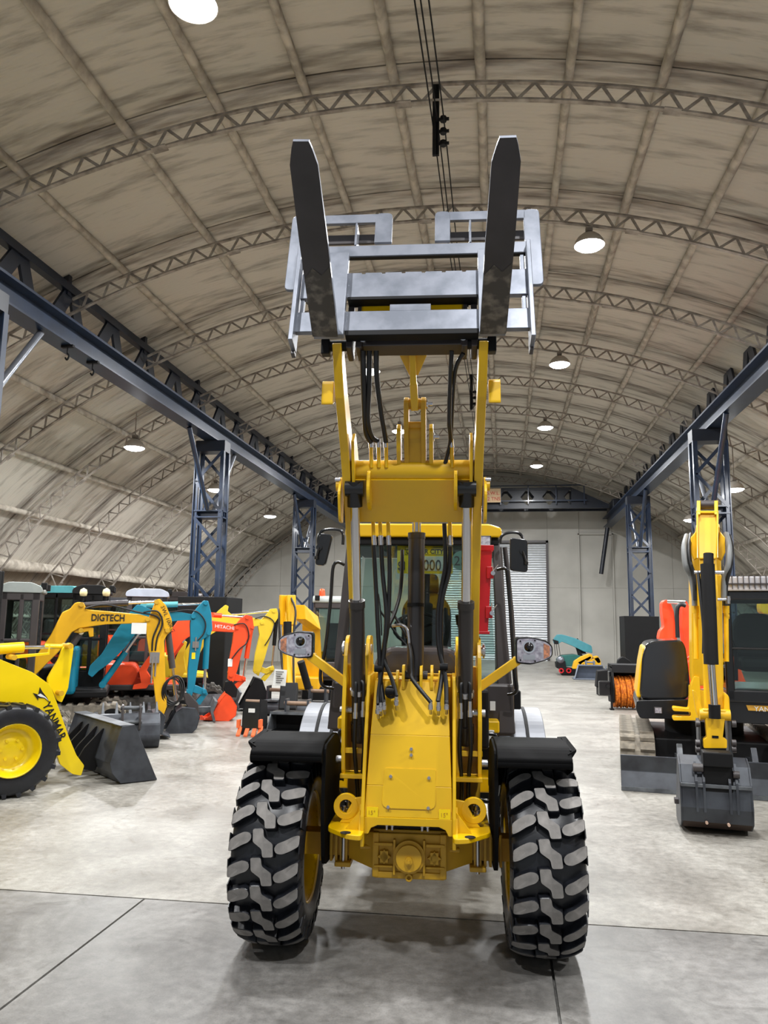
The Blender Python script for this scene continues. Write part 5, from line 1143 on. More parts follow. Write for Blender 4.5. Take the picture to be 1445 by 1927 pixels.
# ---- A: foreground loader at the left
f = Fr((-4.53, 7.51), 48); ra = thing('wheel_loader', 'bright yellow wheel loader with YANMAR lettering and dark bucket at the left edge', 'wheel loader', f.o, f.a)
cw_ = f.P(24, 1418); sc_ = .455/.5*1.0
tp = None
tbA = MB(); pr = [(.25, -.13), (.40, -.16), (.43, -.13), (.44, 0), (.43, .13), (.40, .16), (.25, .13)]
for yy in (.12, 1.35):
    q = MB(); q.lathe(pr, (cw_.x, yy, .455), (0, 1, 0), 48); ty = q.build('tyre', RUB, ra)
    ag = MB(); 
    for s_ in (-1, 1):
        g = MB(); g.hexa([(-.028, s_*.0, .42), (.028, s_*.0, .42), (.085, s_*.155, .40), (.035, s_*.155, .40)], [(-.02, s_*.0, .458), (.02, s_*.0, .458), (.078, s_*.165, .445), (.042, s_*.165, .445)]); gm = g.mesh('tread_bar', RUB)
        for k in range(20): inst(gm, 'tread_bar', ty, (cw_.x, yy, .455), (0, 2*pi*(k+(0 if s_ < 0 else .5))/20, 0))
    q = MB(); q.lathe([(.255, -.145), (.262, -.155), (.25, -.14), (.225, -.10), (.205, -.02), (.15, -.02), (.10, -.05), (.05, -.055), (0, -.055)], (cw_.x, yy, .455), (0, 1, 0), 40); q.lathe([(.262, .155), (.21, .0), (0, 0)], (cw_.x, yy, .455), (0, 1, 0), 32)
    for k in range(6): a = 2*pi*k/6; q.cyl((cw_.x+.10*cos(a), yy-.03, .455+.10*sin(a)), (cw_.x+.10*cos(a), yy-.07, .455+.10*sin(a)), .015, 8)
    q.build('rim', YELB, ty)
def ap(nm_, pts, w, off, m=YELB, rd=.015, bv=.01): return ppart(ra, f, nm_, pts, w, m, off, bv, rd)
o1 = .30
ap('lift_arm', [(-60, 1215), (0, 1241), (60, 1265), (92, 1288), (104, 1318), (128, 1386), (142, 1420), (157, 1440), (151, 1459), (135, 1456), (112, 1438), (98, 1400), (80, 1350), (60, 1326), (0, 1320), (-60, 1320)], .06, o1)
ap('lift_arm', [(-60, 1215), (0, 1241), (60, 1265), (92, 1288), (104, 1318), (128, 1386), (142, 1420), (157, 1440), (151, 1459), (135, 1456), (112, 1438), (98, 1400), (80, 1350), (60, 1326), (0, 1320), (-60, 1320)], .06, o1+.95)
ap('bell_crank', [(123, 1212), (130, 1209), (137, 1213), (137, 1222), (127, 1295), (115, 1322), (108, 1318), (89, 1285), (89, 1276), (97, 1262), (110, 1240), (116, 1222)], .05, o1+.10)
ap('tilt_link', [(22, 1233), (90, 1228), (94, 1213), (92, 1232), (24, 1240)], .04, o1+.05, bv=.003, rd=0)
q = MB(); A = f.P(-40, 1224, o1+.15); B = f.P(44, 1218, o1+.15); Cc = f.P(126, 1217, o1+.15); q.cyl(A, B, .058, 18); o = q.build('tilt_cylinder', YELB, ra); MB().cyl(B, Cc, .022, 14).build('piston_rod', CHROME, o)
q = MB(); q.cyl(f.P(84, 1216, o1+.15), Cc, .026, 12); q.build('rod_sleeve', YELB, o)
q = MB(); q.cyl(f.P(-30, 1300, o1+.1), f.P(42, 1325, o1+.1), .055, 16); q.build('lift_cylinder', YELB, ra)
q = MB()
for (px, py) in ((130, 1216), (113, 1304), (25, 1237)): p = f.P(px, py, o1); q.cyl((p.x, o1-.05, p.z), (p.x, o1+.2, p.z), .028, 16)
q.build('pivot_pin', YELD, ra)
d_ = f.P(117, 1390, o1-.032)-f.P(85, 1322, o1-.032); up_ = V((0, -1, 0)).cross(d_).normalized(); up_ = up_ if up_.z > 0 else -up_
text('YANMAR', .12, INK, ra, f.P(80, 1327, o1-.033), d_, V((0, -1, 0)).cross(d_)*-1 if (V((0, -1, 0)).cross(d_)).z < 0 else V((0, -1, 0)).cross(d_), fit=d_.length, bold=.002)
q = MB(); P_ = [f.P(x, y, o1-.034) for x, y in ((62, 1304), (72, 1307), (75, 1293), (80, 1302), (88, 1312), (93, 1322), (84, 1314), (72, 1313), (72, 1318))]; q.prism([(p.x, p.z) for p in P_], o1-.036, o1-.031); q.build('deer_emblem', INK, ra)
q = MB(); P_ = [f.P(x, y, o1-.034) for x, y in ((70, 1308), (76, 1305), (86, 1312), (91, 1319), (84, 1313), (75, 1311))]; q.prism([(p.x, p.z) for p in P_], o1-.039, o1-.035); q.build('deer_emblem', WHITE, ra)
q = MB(); q.box(cw_.x-1.4, cw_.x-.1, .35, 1.15, .35, 1.0); q.build('front_frame', YELB, ra, .02); q = MB(); q.box(cw_.x-2.6, cw_.x-1.2, .15, 1.35, .45, 1.35); q.build('rear_body', YELB, ra, .04)
q = MB(); q.cyl((cw_.x, .1, .455), (cw_.x, 1.4, .455), .08, 14); q.build('axle', BLKM, ra)
# bucket of loader A
f2 = f
def bp_(px, py, off): return f.P(px, py, off)
off_n = .02; side = [(p.x, p.z) for p in (bp_(229, 1370, off_n), bp_(253, 1366, off_n), bp_(295, 1470, off_n), bp_(226, 1477, off_n), bp_(210, 1458, off_n), bp_(206, 1440, off_n))]
zmin = min(p[1] for p in side); side = [(a, b-zmin+.004) for a, b in side]
Wb = 1.55
q = MB()
q.prism(side, off_n-.012, off_n+.012).prism(side, off_n+Wb-.012, off_n+Wb+.012); bk = q.build('bucket', BUCK, ra, .004)
q = MB(); n = len(side)
for i in (3, 4, 5, 0):
    p, r_ = side[i], side[(i+1) % n]
    if i == 0: q.prism([p, r_, (r_[0], r_[1]-.02), (p[0], p[1]-.02)], off_n, off_n+Wb)
    else:
        d = V((r_[0]-p[0], r_[1]-p[1])); nn = V((-d.y, d.x)).normalized()*-.015; q.prism([p, r_, (r_[0]+nn.x, r_[1]+nn.y), (p[0]+nn.x, p[1]+nn.y)], off_n, off_n+Wb)
q.prism([side[2], side[3], (side[3][0], side[3][1]+.02), (side[2][0], side[2][1]+.02)], off_n, off_n+Wb); q.build('bucket_shell', BUCK, bk, .003)
for yy in (.5, .72, 1.0, 1.22):
    q = MB(); s0 = side[5]; q.prism(rnd([(side[4][0]-.01, .08), (s0[0]-.14, .12), (s0[0]-.20, .2), (s0[0]-.12, .34), (side[0][0]-.03, side[0][1]-.06), (side[0][0], side[0][1]-.1)], .03, 3), yy-.015, yy+.015); q.build('bucket_lug', BLKM, bk)
q = MB(); q.box(side[0][0]-.02, side[1][0], off_n, off_n+Wb, side[0][1]-.0, side[0][1]+.012); q.build('bucket_top_plate', BUCKL, bk, .003)
# ================================================================== RIGHT EXCAVATOR (foreground)
EX = thing('excavator', 'yellow excavator with black panels at the right edge, bucket towards the camera', 'excavator', (0, 0, 0))
EO = V((2.15, 10.0, 0)); EX.location = EO; EA = radians(-8); EX.rotation_euler = (0, 0, EA)
_eu, _en = V((cos(EA), sin(EA), 0)), V((-sin(EA), cos(EA), 0))
def E(px, py, Y):
    d = ray(px, py); t = ((EO+_en*(Y-EO.y)-CP).dot(_en))/d.dot(_en); q = CP+d*t-EO; return V((q.dot(_eu), q.dot(_en), q.z))
def Ez(px, py, Y): return E(px, py, Y)
def epoly(pts, Y): return [(lambda q: (q.x, q.z))(E(px, py, Y)) for px, py in pts]
def ep(nm_, pts, Y, t, m, bv=.01, rd=0., par=None, label=None):
    pl = epoly(pts, Y); pl = rnd(pl, rd, 3) if rd else pl
    q = MB(); q.prism(pl, Y-EO.y, Y-EO.y+t); o = q.build(nm_, m, par or EX, bv)
    if label: o['label'] = label
    return o
# blade, facing the camera
yb = 8.85; bl = []
x0 = E(1169, 1480, yb).x; x1 = x0+1.98
q = MB(); q.prism([(yb-EO.y-.03, .0), (yb-EO.y+.03, .0), (yb-EO.y+.09, .2), (yb-EO.y+.04, .37), (yb-EO.y, .37), (yb-EO.y+.05, .2)], x0, x1, 'yz'); bld = q.build('dozer_blade', BUCK, EX, .006)
q = MB(); q.box(x0, x1, yb-EO.y-.045, yb-EO.y+.02, 0.003, .045); q.build('cutting_edge', BUCKL, bld)
for xx in (x0+.62, x1-.62):
    q = MB(); q.prism([(yb-EO.y+.08, .12), (yb-EO.y+.06, .36), (yb-EO.y+.16, .5), (yb-EO.y+.22, .38), (yb-EO.y+.9, .3), (yb-EO.y+.9, .15)], xx-.03, xx+.03, 'yz'); q.build('blade_arm', BUCKL if xx < .3 else BUCK, EX, .005)
# tracks run along Y : build in rotated holder
cxm = (x0+x1)/2
for s_ in (-1, 1):
    xo0, xo1 = (x0-.0, x0+.38) if s_ < 0 else (x1-.38, x1)
    h = .55; y0, y1 = -.85, 1.35; r_ = h/2; q = MB(); pr = []
    for k in range(9): a = pi/2+pi*k/8; pr.append((y0+r_+r_*.92*cos(a), r_+r_*.92*sin(a)))
    for k in range(9): a = -pi/2+pi*k/8; pr.append((y1-r_+r_*.92*cos(a), r_+r_*.92*sin(a)))
    q.prism(pr, xo0, xo1, 'yz'); tk = q.build('track', TRKL, EX, .01)
    pitch = .13; sm = []
    for (u0, u1) in ((xo0+.005, (xo0+xo1)/2-.03), ((xo0+xo1)/2+.03, xo1-.005)):
        g = MB(); g.hexa([(u0, -pitch*.38, 0), (u1, -pitch*.38, 0), (u1, pitch*.38, 0), (u0, pitch*.38, 0)], [(u0, -pitch*.26, .035), (u1, -pitch*.26, .035), (u1, pitch*.26, .035), (u0, pitch*.26, .035)]); sm.append(g.mesh('track_shoe', TRKL))
    L1 = y1-y0-h; per = 2*L1+2*pi*r_*.93; n = int(per/pitch)
    for k in range(n):
        d = per*k/n
        if d < L1: p = (0, y0+r_+d, r_+r_*.92); a = 0
        elif d < L1+pi*r_*.93: an = (d-L1)/(r_*.93); p = (0, y1-r_+r_*.92*sin(an), r_+r_*.92*cos(an)); a = -an
        elif d < 2*L1+pi*r_*.93: p = (0, y1-r_-(d-L1-pi*r_*.93), r_-r_*.92); a = pi; continue
        else: an = (d-2*L1-pi*r_*.93)/(r_*.93); p = (0, y0+r_-r_*.92*sin(an), r_-r_*.92*cos(an)); a = -(pi+an)
        for j, m_ in enumerate(sm):
            inst(m_, 'track_shoe', tk, p, (a, 0, 0))
q = MB(); q.box(x0+.38, x1-.38, -.6, 1.0, .2, .5).cyl((cxm, .2, .5), (cxm, .2, .66), .45, 24); q.build('undercarriage', BLKM, EX, .02)
# engine cover (left) and skirt
Yh = 9.35
hs = ep('counterweight', [(1198, 1318), (1196, 1334), (1204, 1352), (1290, 1354), (1300, 1340), (1300, 1316)], Yh-.06, 1.5, BLK, .03, .03)
ep('engine_cover', [(1202, 1316), (1208, 1235), (1216, 1210), (1232, 1206), (1282, 1204), (1290, 1218), (1296, 1260), (1300, 1316)], Yh, 1.35, mat('gloss_black', S(24, 25, 29), .16, var=.02, coat=1.), .07, .1)
ep('yellow_side_panel', [(1197, 1312), (1204, 1250), (1210, 1218), (1218, 1214), (1212, 1250), (1206, 1314)], Yh+.02, 1.3, YELX, .02)
q = MB(); a = E(1231, 1343, Yh-.07); b_ = E(1246, 1331, Yh-.07); q.box(a.x, b_.x, Yh-EO.y-.075, Yh-EO.y-.05, a.z, b_.z); lm = q.build('marker_lamp', CHAR, EX, .006); q = MB(); q.box(a.x+.01, b_.x-.01, Yh-EO.y-.08, Yh-EO.y-.075, a.z+.01, b_.z-.01); q.build('lens', LENS, lm)
# right body below the cab
ep('cab_floor_body', [(1366, 1318), (1366, 1352), (1380, 1360), (1530, 1368), (1540, 1316)], Yh-.1, 1.6, BLK, .03, .02)
bd = ep('lettered_strip', [(1404, 1327), (1520, 1331), (1520, 1342), (1408, 1337)], Yh-.115, .01, mat('gold_strip', S(200, 150, 50), .4), .0)
text('YANMAR', .075, WHITE, bd, E(1419, 1338, Yh-.118), (1, 0, -.02), (0, 0, 1), fit=.32)
# cab
Yc = 9.2; cbp = epoly([(1369, 1318), (1370, 1112), (1540, 1112), (1545, 1318)], Yc)
X0, X1 = cbp[0][0], cbp[0][0]+1.0; ZB, ZT = cbp[0][1], cbp[1][1]
q = MB(); q.box(X0, X1, Yc-EO.y, Yc-EO.y+1.45, ZB-.02, ZB+.12); ecab = q.build('cab', BLK, EX, .02)
q = MB()
y_ = Yc-EO.y
for (x, y) in ((X0+.04, y_+.04), (X1-.04, y_+.04), (X0+.04, y_+1.4), (X1-.04, y_+1.4)): q.box(x-.045, x+.045, y-.04, y+.04, ZB, ZT)
q.box(X0, X1, y_, y_+.08, ZT-.1, ZT).box(X0, X1, y_+1.36, y_+1.44, ZT-.1, ZT).box(X0, X0+.08, y_, y_+1.44, ZT-.1, ZT).box(X1-.08, X1, y_, y_+1.44, ZT-.1, ZT)
q.box(X0, X1, y_, y_+.03, ZB+(ZT-ZB)*.46, ZB+(ZT-ZB)*.46+.03).box(X0+.5, X0+.55, y_, y_+.03, ZB+.1, ZB+(ZT-ZB)); q.build('cab_frame', BLK, ecab, .02)
for (a, b_, c, d) in ((X0+.07, X1-.07, y_+.012, y_+.018), (X0+.012, X0+.018, y_+.08, y_+1.36), (X1-.018, X1-.012, y_+.08, y_+1.36), (X0+.07, X1-.07, y_+1.41, y_+1.416)): MB().box(a, b_, c, d, ZB+.1, ZT-.08).build('window_pane', GLASS, ecab)
q = MB(); q.prism(rnd([(X0-.02, ZT), (X0, ZT+.12), (X0+.08, ZT+.16), (X1-.06, ZT+.16), (X1+.02, ZT+.1), (X1+.02, ZT)], .05, 3), y_-.03, y_+1.5); rf = q.build('cab_roof', mat('pale_roof', S(176, 174, 178), .5), ecab, .03)
q = MB()
for k in range(17): x = X0+.04+k*.058; q.box(x, x+.008, y_-.05, y_-.035, ZT+.02, ZT+.15); q.box(x, x+.012, y_-.04, y_+1.4, ZT+.155, ZT+.17)
q.box(X0, X1, y_-.05, y_-.03, ZT+.07, ZT+.085); q.build('roof_guard_bars', CHAR, rf)
q = MB(); q.prism(rnd([(X0+.2, ZB+.45), (X0+.18, ZB+.8), (X0+.26, ZB+.97), (X0+.6, ZB+.97), (X0+.68, ZB+.8), (X0+.66, ZB+.45)], .08, 3), y_+.75, y_+.9); q.box(X0+.2, X0+.66, y_+.35, y_+.8, ZB+.3, ZB+.46); q.build('seat', SEAT, ecab, .05)
q = MB(); q.tube([(X0+.14, y_+.3, ZB+.2), (X0+.14, y_+.28, ZB+.55), (X0+.1, y_+.25, ZB+.65)], .02, 8, 3).tube([(X0+.72, y_+.3, ZB+.2), (X0+.72, y_+.28, ZB+.55)], .02, 8, 3); q.build('control_lever', BLKM, ecab)
# boom from foot to top
Yf = 8.95
ep('swing_bracket', [(1266, 1330), (1296, 1334), (1300, 1290), (1306, 1272), (1316, 1274), (1320, 1330), (1312, 1356), (1266, 1356), (1266, 1348), (1300, 1348), (1300, 1340), (1266, 1338)], Yf-.1, .16, YELX, .012, .02)
ep('swing_post', [(1300, 1290), (1322, 1300), (1360, 1300), (1372, 1310), (1374, 1348), (1300, 1350)], Yf-.05, .3, YELX, .02, .03)
q = MB(); A = E(1318, 1290, 8.95); B = E(1318, 1060, 8.55); C_ = E(1330, 950, 8.0)
Q0 = [E(1300, 1290, 8.9), E(1356, 1290, 8.9)]
def slabp(a, b, dz, w0, w1, nm_, m): 
    pass
q.hexa([E(1302, 1292, 8.9), E(1362, 1292, 8.9), E(1362, 1292, 8.9)+V((0, .3, .1)), E(1302, 1292, 8.9)+V((0, .3, .1))], [E(1301, 1080, 8.6), E(1358, 1080, 8.6), E(1358, 1080, 8.6)+V((0, .34, .0)), E(1301, 1080, 8.6)+V((0, .34, .0))])
q.hexa([E(1301, 1080, 8.6), E(1358, 1080, 8.6), E(1358, 1080, 8.6)+V((0, .34, 0)), E(1301, 1080, 8.6)+V((0, .34, 0))], [E(1310, 990, 8.25), E(1354, 990, 8.25), E(1354, 985, 8.55), E(1310, 985, 8.55)])
q.build('boom', YELX, EX, .02)
# stick : box top facing the camera
q = MB(); q.hexa([E(1310, 966, 7.75), E(1352, 966, 7.75), E(1352, 966, 8.1), E(1310, 966, 8.1)], [E(1314, 1052, 7.62), E(1349, 1052, 7.62), E(1349, 1052, 7.9), E(1314, 1052, 7.9)])
q.hexa([E(1316, 1050, 7.65), E(1348, 1050, 7.65), E(1348, 1050, 7.9), E(1316, 1050, 7.9)], [E(1325, 1335, 7.5), E(1363, 1335, 7.5), E(1363, 1335, 7.66), E(1325, 1335, 7.66)]); q.build('stick', YELX, EX, .012)
q = MB()
for a_, b_ in ((1311, 1318), (1344, 1351)): q.hexa([E(a_, 968, 7.7), E(b_, 968, 7.7), E(b_, 968, 7.95), E(a_, 968, 7.95)], [E(a_, 942, 7.8), E(b_, 942, 7.8), E(b_, 944, 8.0), E(a_, 944, 8.0)])
q.hexa([E(1310, 966, 7.72), E(1352, 966, 7.72), E(1352, 966, 7.76), E(1310, 966, 7.76)], [E(1310, 961, 7.72), E(1352, 961, 7.72), E(1352, 961, 7.76), E(1310, 961, 7.76)])
for (a_, b_) in ((1310, 1314), (1348, 1352)): q.hexa([E(a_, 966, 7.70), E(b_, 966, 7.70), E(b_, 966, 7.74), E(a_, 966, 7.74)], [E(a_+1, 1050, 7.57), E(b_-1, 1050, 7.57), E(b_-1, 1050, 7.63), E(a_+1, 1050, 7.63)])
q.build('stick_head', YELX, EX, .006)
q = MB(); q.cyl(E(1318, 950, 7.85), E(1344, 950, 7.85), .045, 14); q.build('head_roller', CHAR, EX)
for s_, cx_ in ((-1, 1301), (1, 1361)):
    q = MB(); q.prism(epoly([(cx_-s_*8, 1000), (cx_+s_*2, 1012), (cx_+s_*3, 1040), (cx_-s_*4, 1056), (cx_-s_*12, 1050)][::s_], 7.8), 7.75-EO.y, 7.85-EO.y); q.build('pivot_lug', YELX, EX, .01)
    q = MB(); q.cyl(E(cx_+s_*2, 1018, 7.9), E(cx_-s_*12, 1018, 7.9), .05, 14); q.build('pivot_boss', YELX, EX)
# bucket cylinder in front
q = MB(); q.cyl(E(1331, 1062, 7.48), E(1338, 1250, 7.38), .063, 22).cyl(E(1333, 1042, 7.5), E(1333, 1064, 7.48), .045, 16); o = q.build('bucket_cylinder', BLKM, EX)
MB().cyl(E(1338, 1248, 7.38), E(1344, 1328, 7.3), .032, 16).build('piston_rod', CHROME, o)
q = MB(); q.cyl(E(1344, 1326, 7.3), E(1345, 1352, 7.3), .05, 14); q.build('rod_eye', BLKM, o)
# hoses curving at each side
def eh(pts, r, m=HOSE): MB().tube([E(*p) for p in pts], r, 8, 6).build('hose', m, EX)
GH = mat('grey_hose', S(120, 122, 122), .5)
eh([(1292, 1008, 7.9), (1287, 1030, 7.7), (1290, 1065, 7.65), (1300, 1085, 7.7), (1306, 1120, 7.7), (1307, 1140, 7.7)], .026, GH)
eh([(1300, 1005, 7.9), (1296, 1030, 7.7), (1299, 1060, 7.65), (1306, 1085, 7.65), (1308, 1130, 7.65)], .02)
eh([(1366, 1005, 7.9), (1372, 1030, 7.7), (1370, 1065, 7.65), (1363, 1090, 7.7), (1362, 1130, 7.7)], .028, GH)
eh([(1372, 1008, 7.9), (1377, 1035, 7.7), (1373, 1070, 7.65), (1366, 1100, 7.7), (1365, 1140, 7.7)], .02)
eh([(1313, 1075, 7.5), (1318, 1120, 7.45), (1324, 1180, 7.42), (1324, 1230, 7.42)], .016)
q = MB(); q.cyl(E(1306, 1077, 7.5), E(1362, 1077, 7.5), .018, 8).cyl(E(1350, 1128, 7.5), E(1374, 1128, 7.5), .014, 8).cyl(E(1370, 1122, 7.5), E(1370, 1136, 7.5), .02, 8); q.build('hose_clamp', ZINC, EX)
for (a_, b_, px) in ((1140, 1240, 1309), (1140, 1245, 1366)):
    q = MB(); q.cyl(E(px, a_, 7.75), E(px+1, b_, 7.7), .022, 10).cyl(E(px, a_, 7.75), E(px, a_+14, 7.75), .03, 10).cyl(E(px-2, 1160, 7.75), E(px+6, 1160, 7.75), .025, 8); q.build('steel_pipe', YELX, EX)
# linkage
ep('link_plate', [(1303, 1298), (1310, 1302), (1320, 1330), (1326, 1352), (1318, 1358), (1310, 1340)], 7.45, .06, YELX, .008, .02)
ep('link_plate', [(1364, 1304), (1370, 1312), (1374, 1345), (1368, 1356), (1362, 1335)], 7.45, .06, YELX, .008, .02)
q = MB(); q.cyl(E(1316, 1344, 7.4), E(1374, 1346, 7.4), .05, 16); q.box(E(1322, 1350, 7.4).x, E(1366, 1350, 7.4).x, 7.36-EO.y, 7.44-EO.y, E(1340, 1352, 7.4).z, E(1340, 1334, 7.4).z); q.build('link_tube', YELX, EX, .01)
ep('link_body', [(1327, 1352), (1364, 1352), (1360, 1388), (1368, 1392), (1368, 1408), (1324, 1408), (1324, 1392), (1330, 1388)], 7.36, .1, YELX, .01, .01)
q = MB(); a = E(1340, 1389, 7.35); b_ = E(1352, 1385, 7.35); q.box(a.x, b_.x, -2.645, -2.64, a.z, b_.z); q.build('slot', BLKM, EX)
for px in (1313, 1375):
    ep('hitch_cheek', [(px, 1355), (px+5, 1356), (px+8, 1430), (px+3, 1436)] if px < 1340 else [(px-6, 1356), (px, 1355), (px+5, 1432), (px-2, 1436)], 7.42, .2, BUCKL, .004)
    q = MB(); 
    for py in (1362, 1398, 1410): q.cyl(E(px-4+(6 if px > 1340 else 0), py, 7.38), E(px+4+(6 if px > 1340 else 0), py, 7.38), .03, 8)
    q.build('hitch_bolt', CHAR, EX)
# bucket with its back to the camera
Yb0 = 7.12
side = [(.62, .0), (.36, -.0), (.14, .03), (.03, .1), (.0, .22), (.03, .42), (.10, .56), (.24, .62), (.33, .5), (.62, .12)]
a = E(1283, 1500, Yb0); b_ = E(1415, 1500, Yb0); X0b, X1b = a.x, b_.x
sy_ = Yb0-EO.y; sd = [(sy_+p, .012+z) for p, z in side]
q = MB()
for xx in (X0b, X1b): q.prism(sd, xx-.012, xx+.012, 'yz')
ebk = q.build('bucket', BUCK, EX, .004)
for i in range(0, 7):
    p, r_ = sd[i], sd[i+1]; q = MB(); d = V((r_[0]-p[0], r_[1]-p[1])); nn = V((d.y, -d.x)).normalized()*-.015
    q.prism([p, r_, (r_[0]-nn.x, r_[1]-nn.y), (p[0]-nn.x, p[1]-nn.y)], X0b, X1b, 'yz'); q.build('bucket_skin', BUCK if i > 2 else mat('rusty_skid', S(64, 50, 42), .8), ebk)
q = MB(); q.box(X0b-.005, X1b+.005, sy_+.0, sy_+.03, .40, .43); q.build('bucket_rib', BUCKL, ebk, .004)
for t_ in (.22, .33, .7, .8): q = MB(); xx = X0b+(X1b-X0b)*t_; q.prism([(sy_-.012, .2), (sy_+.0, .45), (sy_+.09, .6), (sy_+.1, .58), (sy_+.03, .42), (sy_+.02, .2)], xx-.01, xx+.01, 'yz'); q.build('bucket_stiffener', BUCK, ebk)
q = MB(); xa, xb = E(1322, 1440, 7.15).x, E(1378, 1440, 7.15).x; q.box(xa, xb, sy_-.03, sy_+.15, .58, .70).box(xa, xb, sy_+.02, sy_+.2, .36, .58); q.build('hitch_bracket', BLKM, ebk, .01)
q = MB(); q.cyl((xa-.08, sy_+.02, .56), (xa, sy_+.02, .56), .035, 10).cyl((xb, sy_+.02, .52), (xb+.05, sy_+.02, .52), .03, 10); q.build('hitch_pin', CHAR, ebk)
q = MB(); q.cyl((X0b+.19, sy_-.012, .115), (X0b+.19, sy_+.06, .115), .012, 10).cyl((X1b-.19, sy_-.012, .11), (X1b-.19, sy_+.06, .11), .012, 10); q.build('drain_hole', mat('hole_rust', S(190, 160, 140), .8), ebk)
q = MB(); q.box(X0b-.045, X0b-.005, sy_+.25, sy_+.34, .2, .24).box(X1b+.005, X1b+.04, sy_+.25, sy_+.34, .16, .19); q.build('side_cutter', CHAR, ebk)
# ------------------------------------------------------------------ orange excavator behind right
r = thing('excavator', 'orange excavator behind the black engine cover at the right', 'excavator', (4.0, 14.5, 0), 0, 'excavators parked on the right')
OX = V((4.0, 14.5, 0))
def op(nm_, pts, Y, t, m, rd=0., bv=.015):
    pl = [(lambda q: (q.x-OX.x, q.z))(atY(px, py, Y)) for px, py in pts]; pl = rnd(pl, rd, 3) if rd else pl
    q = MB(); q.prism(pl, Y-OX.y, Y-OX.y+t); return q.build(nm_, m, r, bv)
op('boom', [(1240, 1200), (1243, 1186), (1250, 1180), (1246, 1150), (1246, 1134), (1252, 1128), (1260, 1130), (1268, 1150), (1272, 1190), (1276, 1215), (1245, 1215)], 14.0, .25, ORG, .04)
op('stick', [(1284, 1134), (1292, 1130), (1300, 1150), (1300, 1230), (1290, 1240), (1284, 1180)], 13.8, .25, ORG, .03)
q = MB(); a = atY(1256, 1132, 13.9)-OX; b_ = atY(1290, 1133, 13.8)-OX; q.cyl(a, b_, .04, 10); q.build('piston_rod', CHROME, r)
q = MB(); q.tube([atY(1275, 1200, 13.6)-OX, atY(1274, 1150, 13.6)-OX, atY(1280, 1138, 13.6)-OX, atY(1290, 1140, 13.6)-OX], .035, 8, 5); q.build('hose', HOSE, r)
body(r, 0, ORG, BLKM, cab=None, W=1.5)
# yellow excavator seen through the cab glass
r = thing('excavator', 'yellow excavator seen through the windows of the right excavator cab', 'excavator', (7.3, 14.6, 0), pi, 'excavators parked on the right')
body(r, 0, YELX, YELX, cab=(-.4, .8, -.2, .7), cabtop=2.3, cabm=CHAR)
q = MB(); q.prism(rnd([(.9, .9), (1.2, 2.0), (1.7, 2.35), (2.9, 2.25), (2.9, 2.0), (1.8, 2.05), (1.45, 1.8), (1.25, .9)], .1, 3), .3, .5); q.build('boom', YELX, r, .02)
# ------------------------------------------------------------------ sweeper attachment
p0 = atY(1150, 1331, 17.6); sw = thing('sweeper_broom', 'pick-up broom attachment with orange bristles beside the engine cover', 'sweeper', (3.05, 17.6, 0))
w0 = .72
q = MB(); q.prism(rnd([(-.35, .15), (-.42, .5), (-.3, .85), (.3, .9), (.42, .5), (.42, .12)], .08, 3), -w0, -w0+.03, 'yz').prism(rnd([(-.35, .15), (-.42, .5), (-.3, .85), (.3, .9), (.42, .5), (.42, .12)], .08, 3), w0-.03, w0, 'yz'); q.build('end_plate', BLKM, sw)
q = MB(); q.prism([(-.32, .78), (-.3, .95), (.35, .95), (.45, .5), (.42, .5), (.3, .9), (-.27, .9), (-.29, .78)], -w0, w0, 'yz'); q.build('hood', BLKM, sw, .008)
for k in range(11):
    x = -w0+.09+k*.126; q = MB(); vs = []; n = 28
    prf = []
    q.lathe([(.1, -.045), (.33+.012*(k % 2), -.055), (.345, -.02), (.30, 0), (.345, .02), (.33, .055), (.1, .045)], (x, 0, .37), (1, .06, .05), n, True)
    rr = random.Random(k); q.v = [(a, b+(rr.uniform(-.022, .022)), c+rr.uniform(-.022, .022)) for a, b, c in q.v]
    o = q.build('bristle_ring', BRIS, sw)
q = MB(); q.box(-w0-.04, -w0, -.12, .08, .35, .8).box(-w0-.28, -w0-.04, -.35, -.2, .3, .6).cyl((-w0-.1, -.36, .5), (-w0-.1, -.42, .5), .04, 12); q.build('drive_motor', BLK, sw, .02)
q = MB(); q.beam((-w0-.02, -.3, .02), (-w0-.02, -.25, .7), .04, .06); q.box(-w0-.06, -w0+.02, -.36, -.2, 0, .03); q.build('stand_leg', BLKM, sw)
at_ = thing('trencher_attachment', 'small black attachment with bolted head standing behind the broom', 'attachment', (2.95, 21.0, 0))
q = MB(); q.prism([(-.55, .2), (-.5, .62), (.1, .70), (.35, .6), (.35, .2)], -.2, .2); q.build('frame', BLKM, at_, .02); q = MB(); q.prism(rnd([(.0, .62), (.02, .9), (.15, 1.0), (.35, .88), (.42, .6)], .05, 3), -.1, .1).cyl((.1, -.13, .68), (.1, .13, .68), .06, 12); q.build('hitch_head', BLKM, at_, .01); q = MB(); q.box(-.5, .35, -.25, .25, 0, .2); q.build('foot', BLKM, at_, .01)
q = MB(); q.cyl((.14, -.12, .66), (.14, -.16, .66), .05, 12); q.build('pin_end', ZINC, at_)
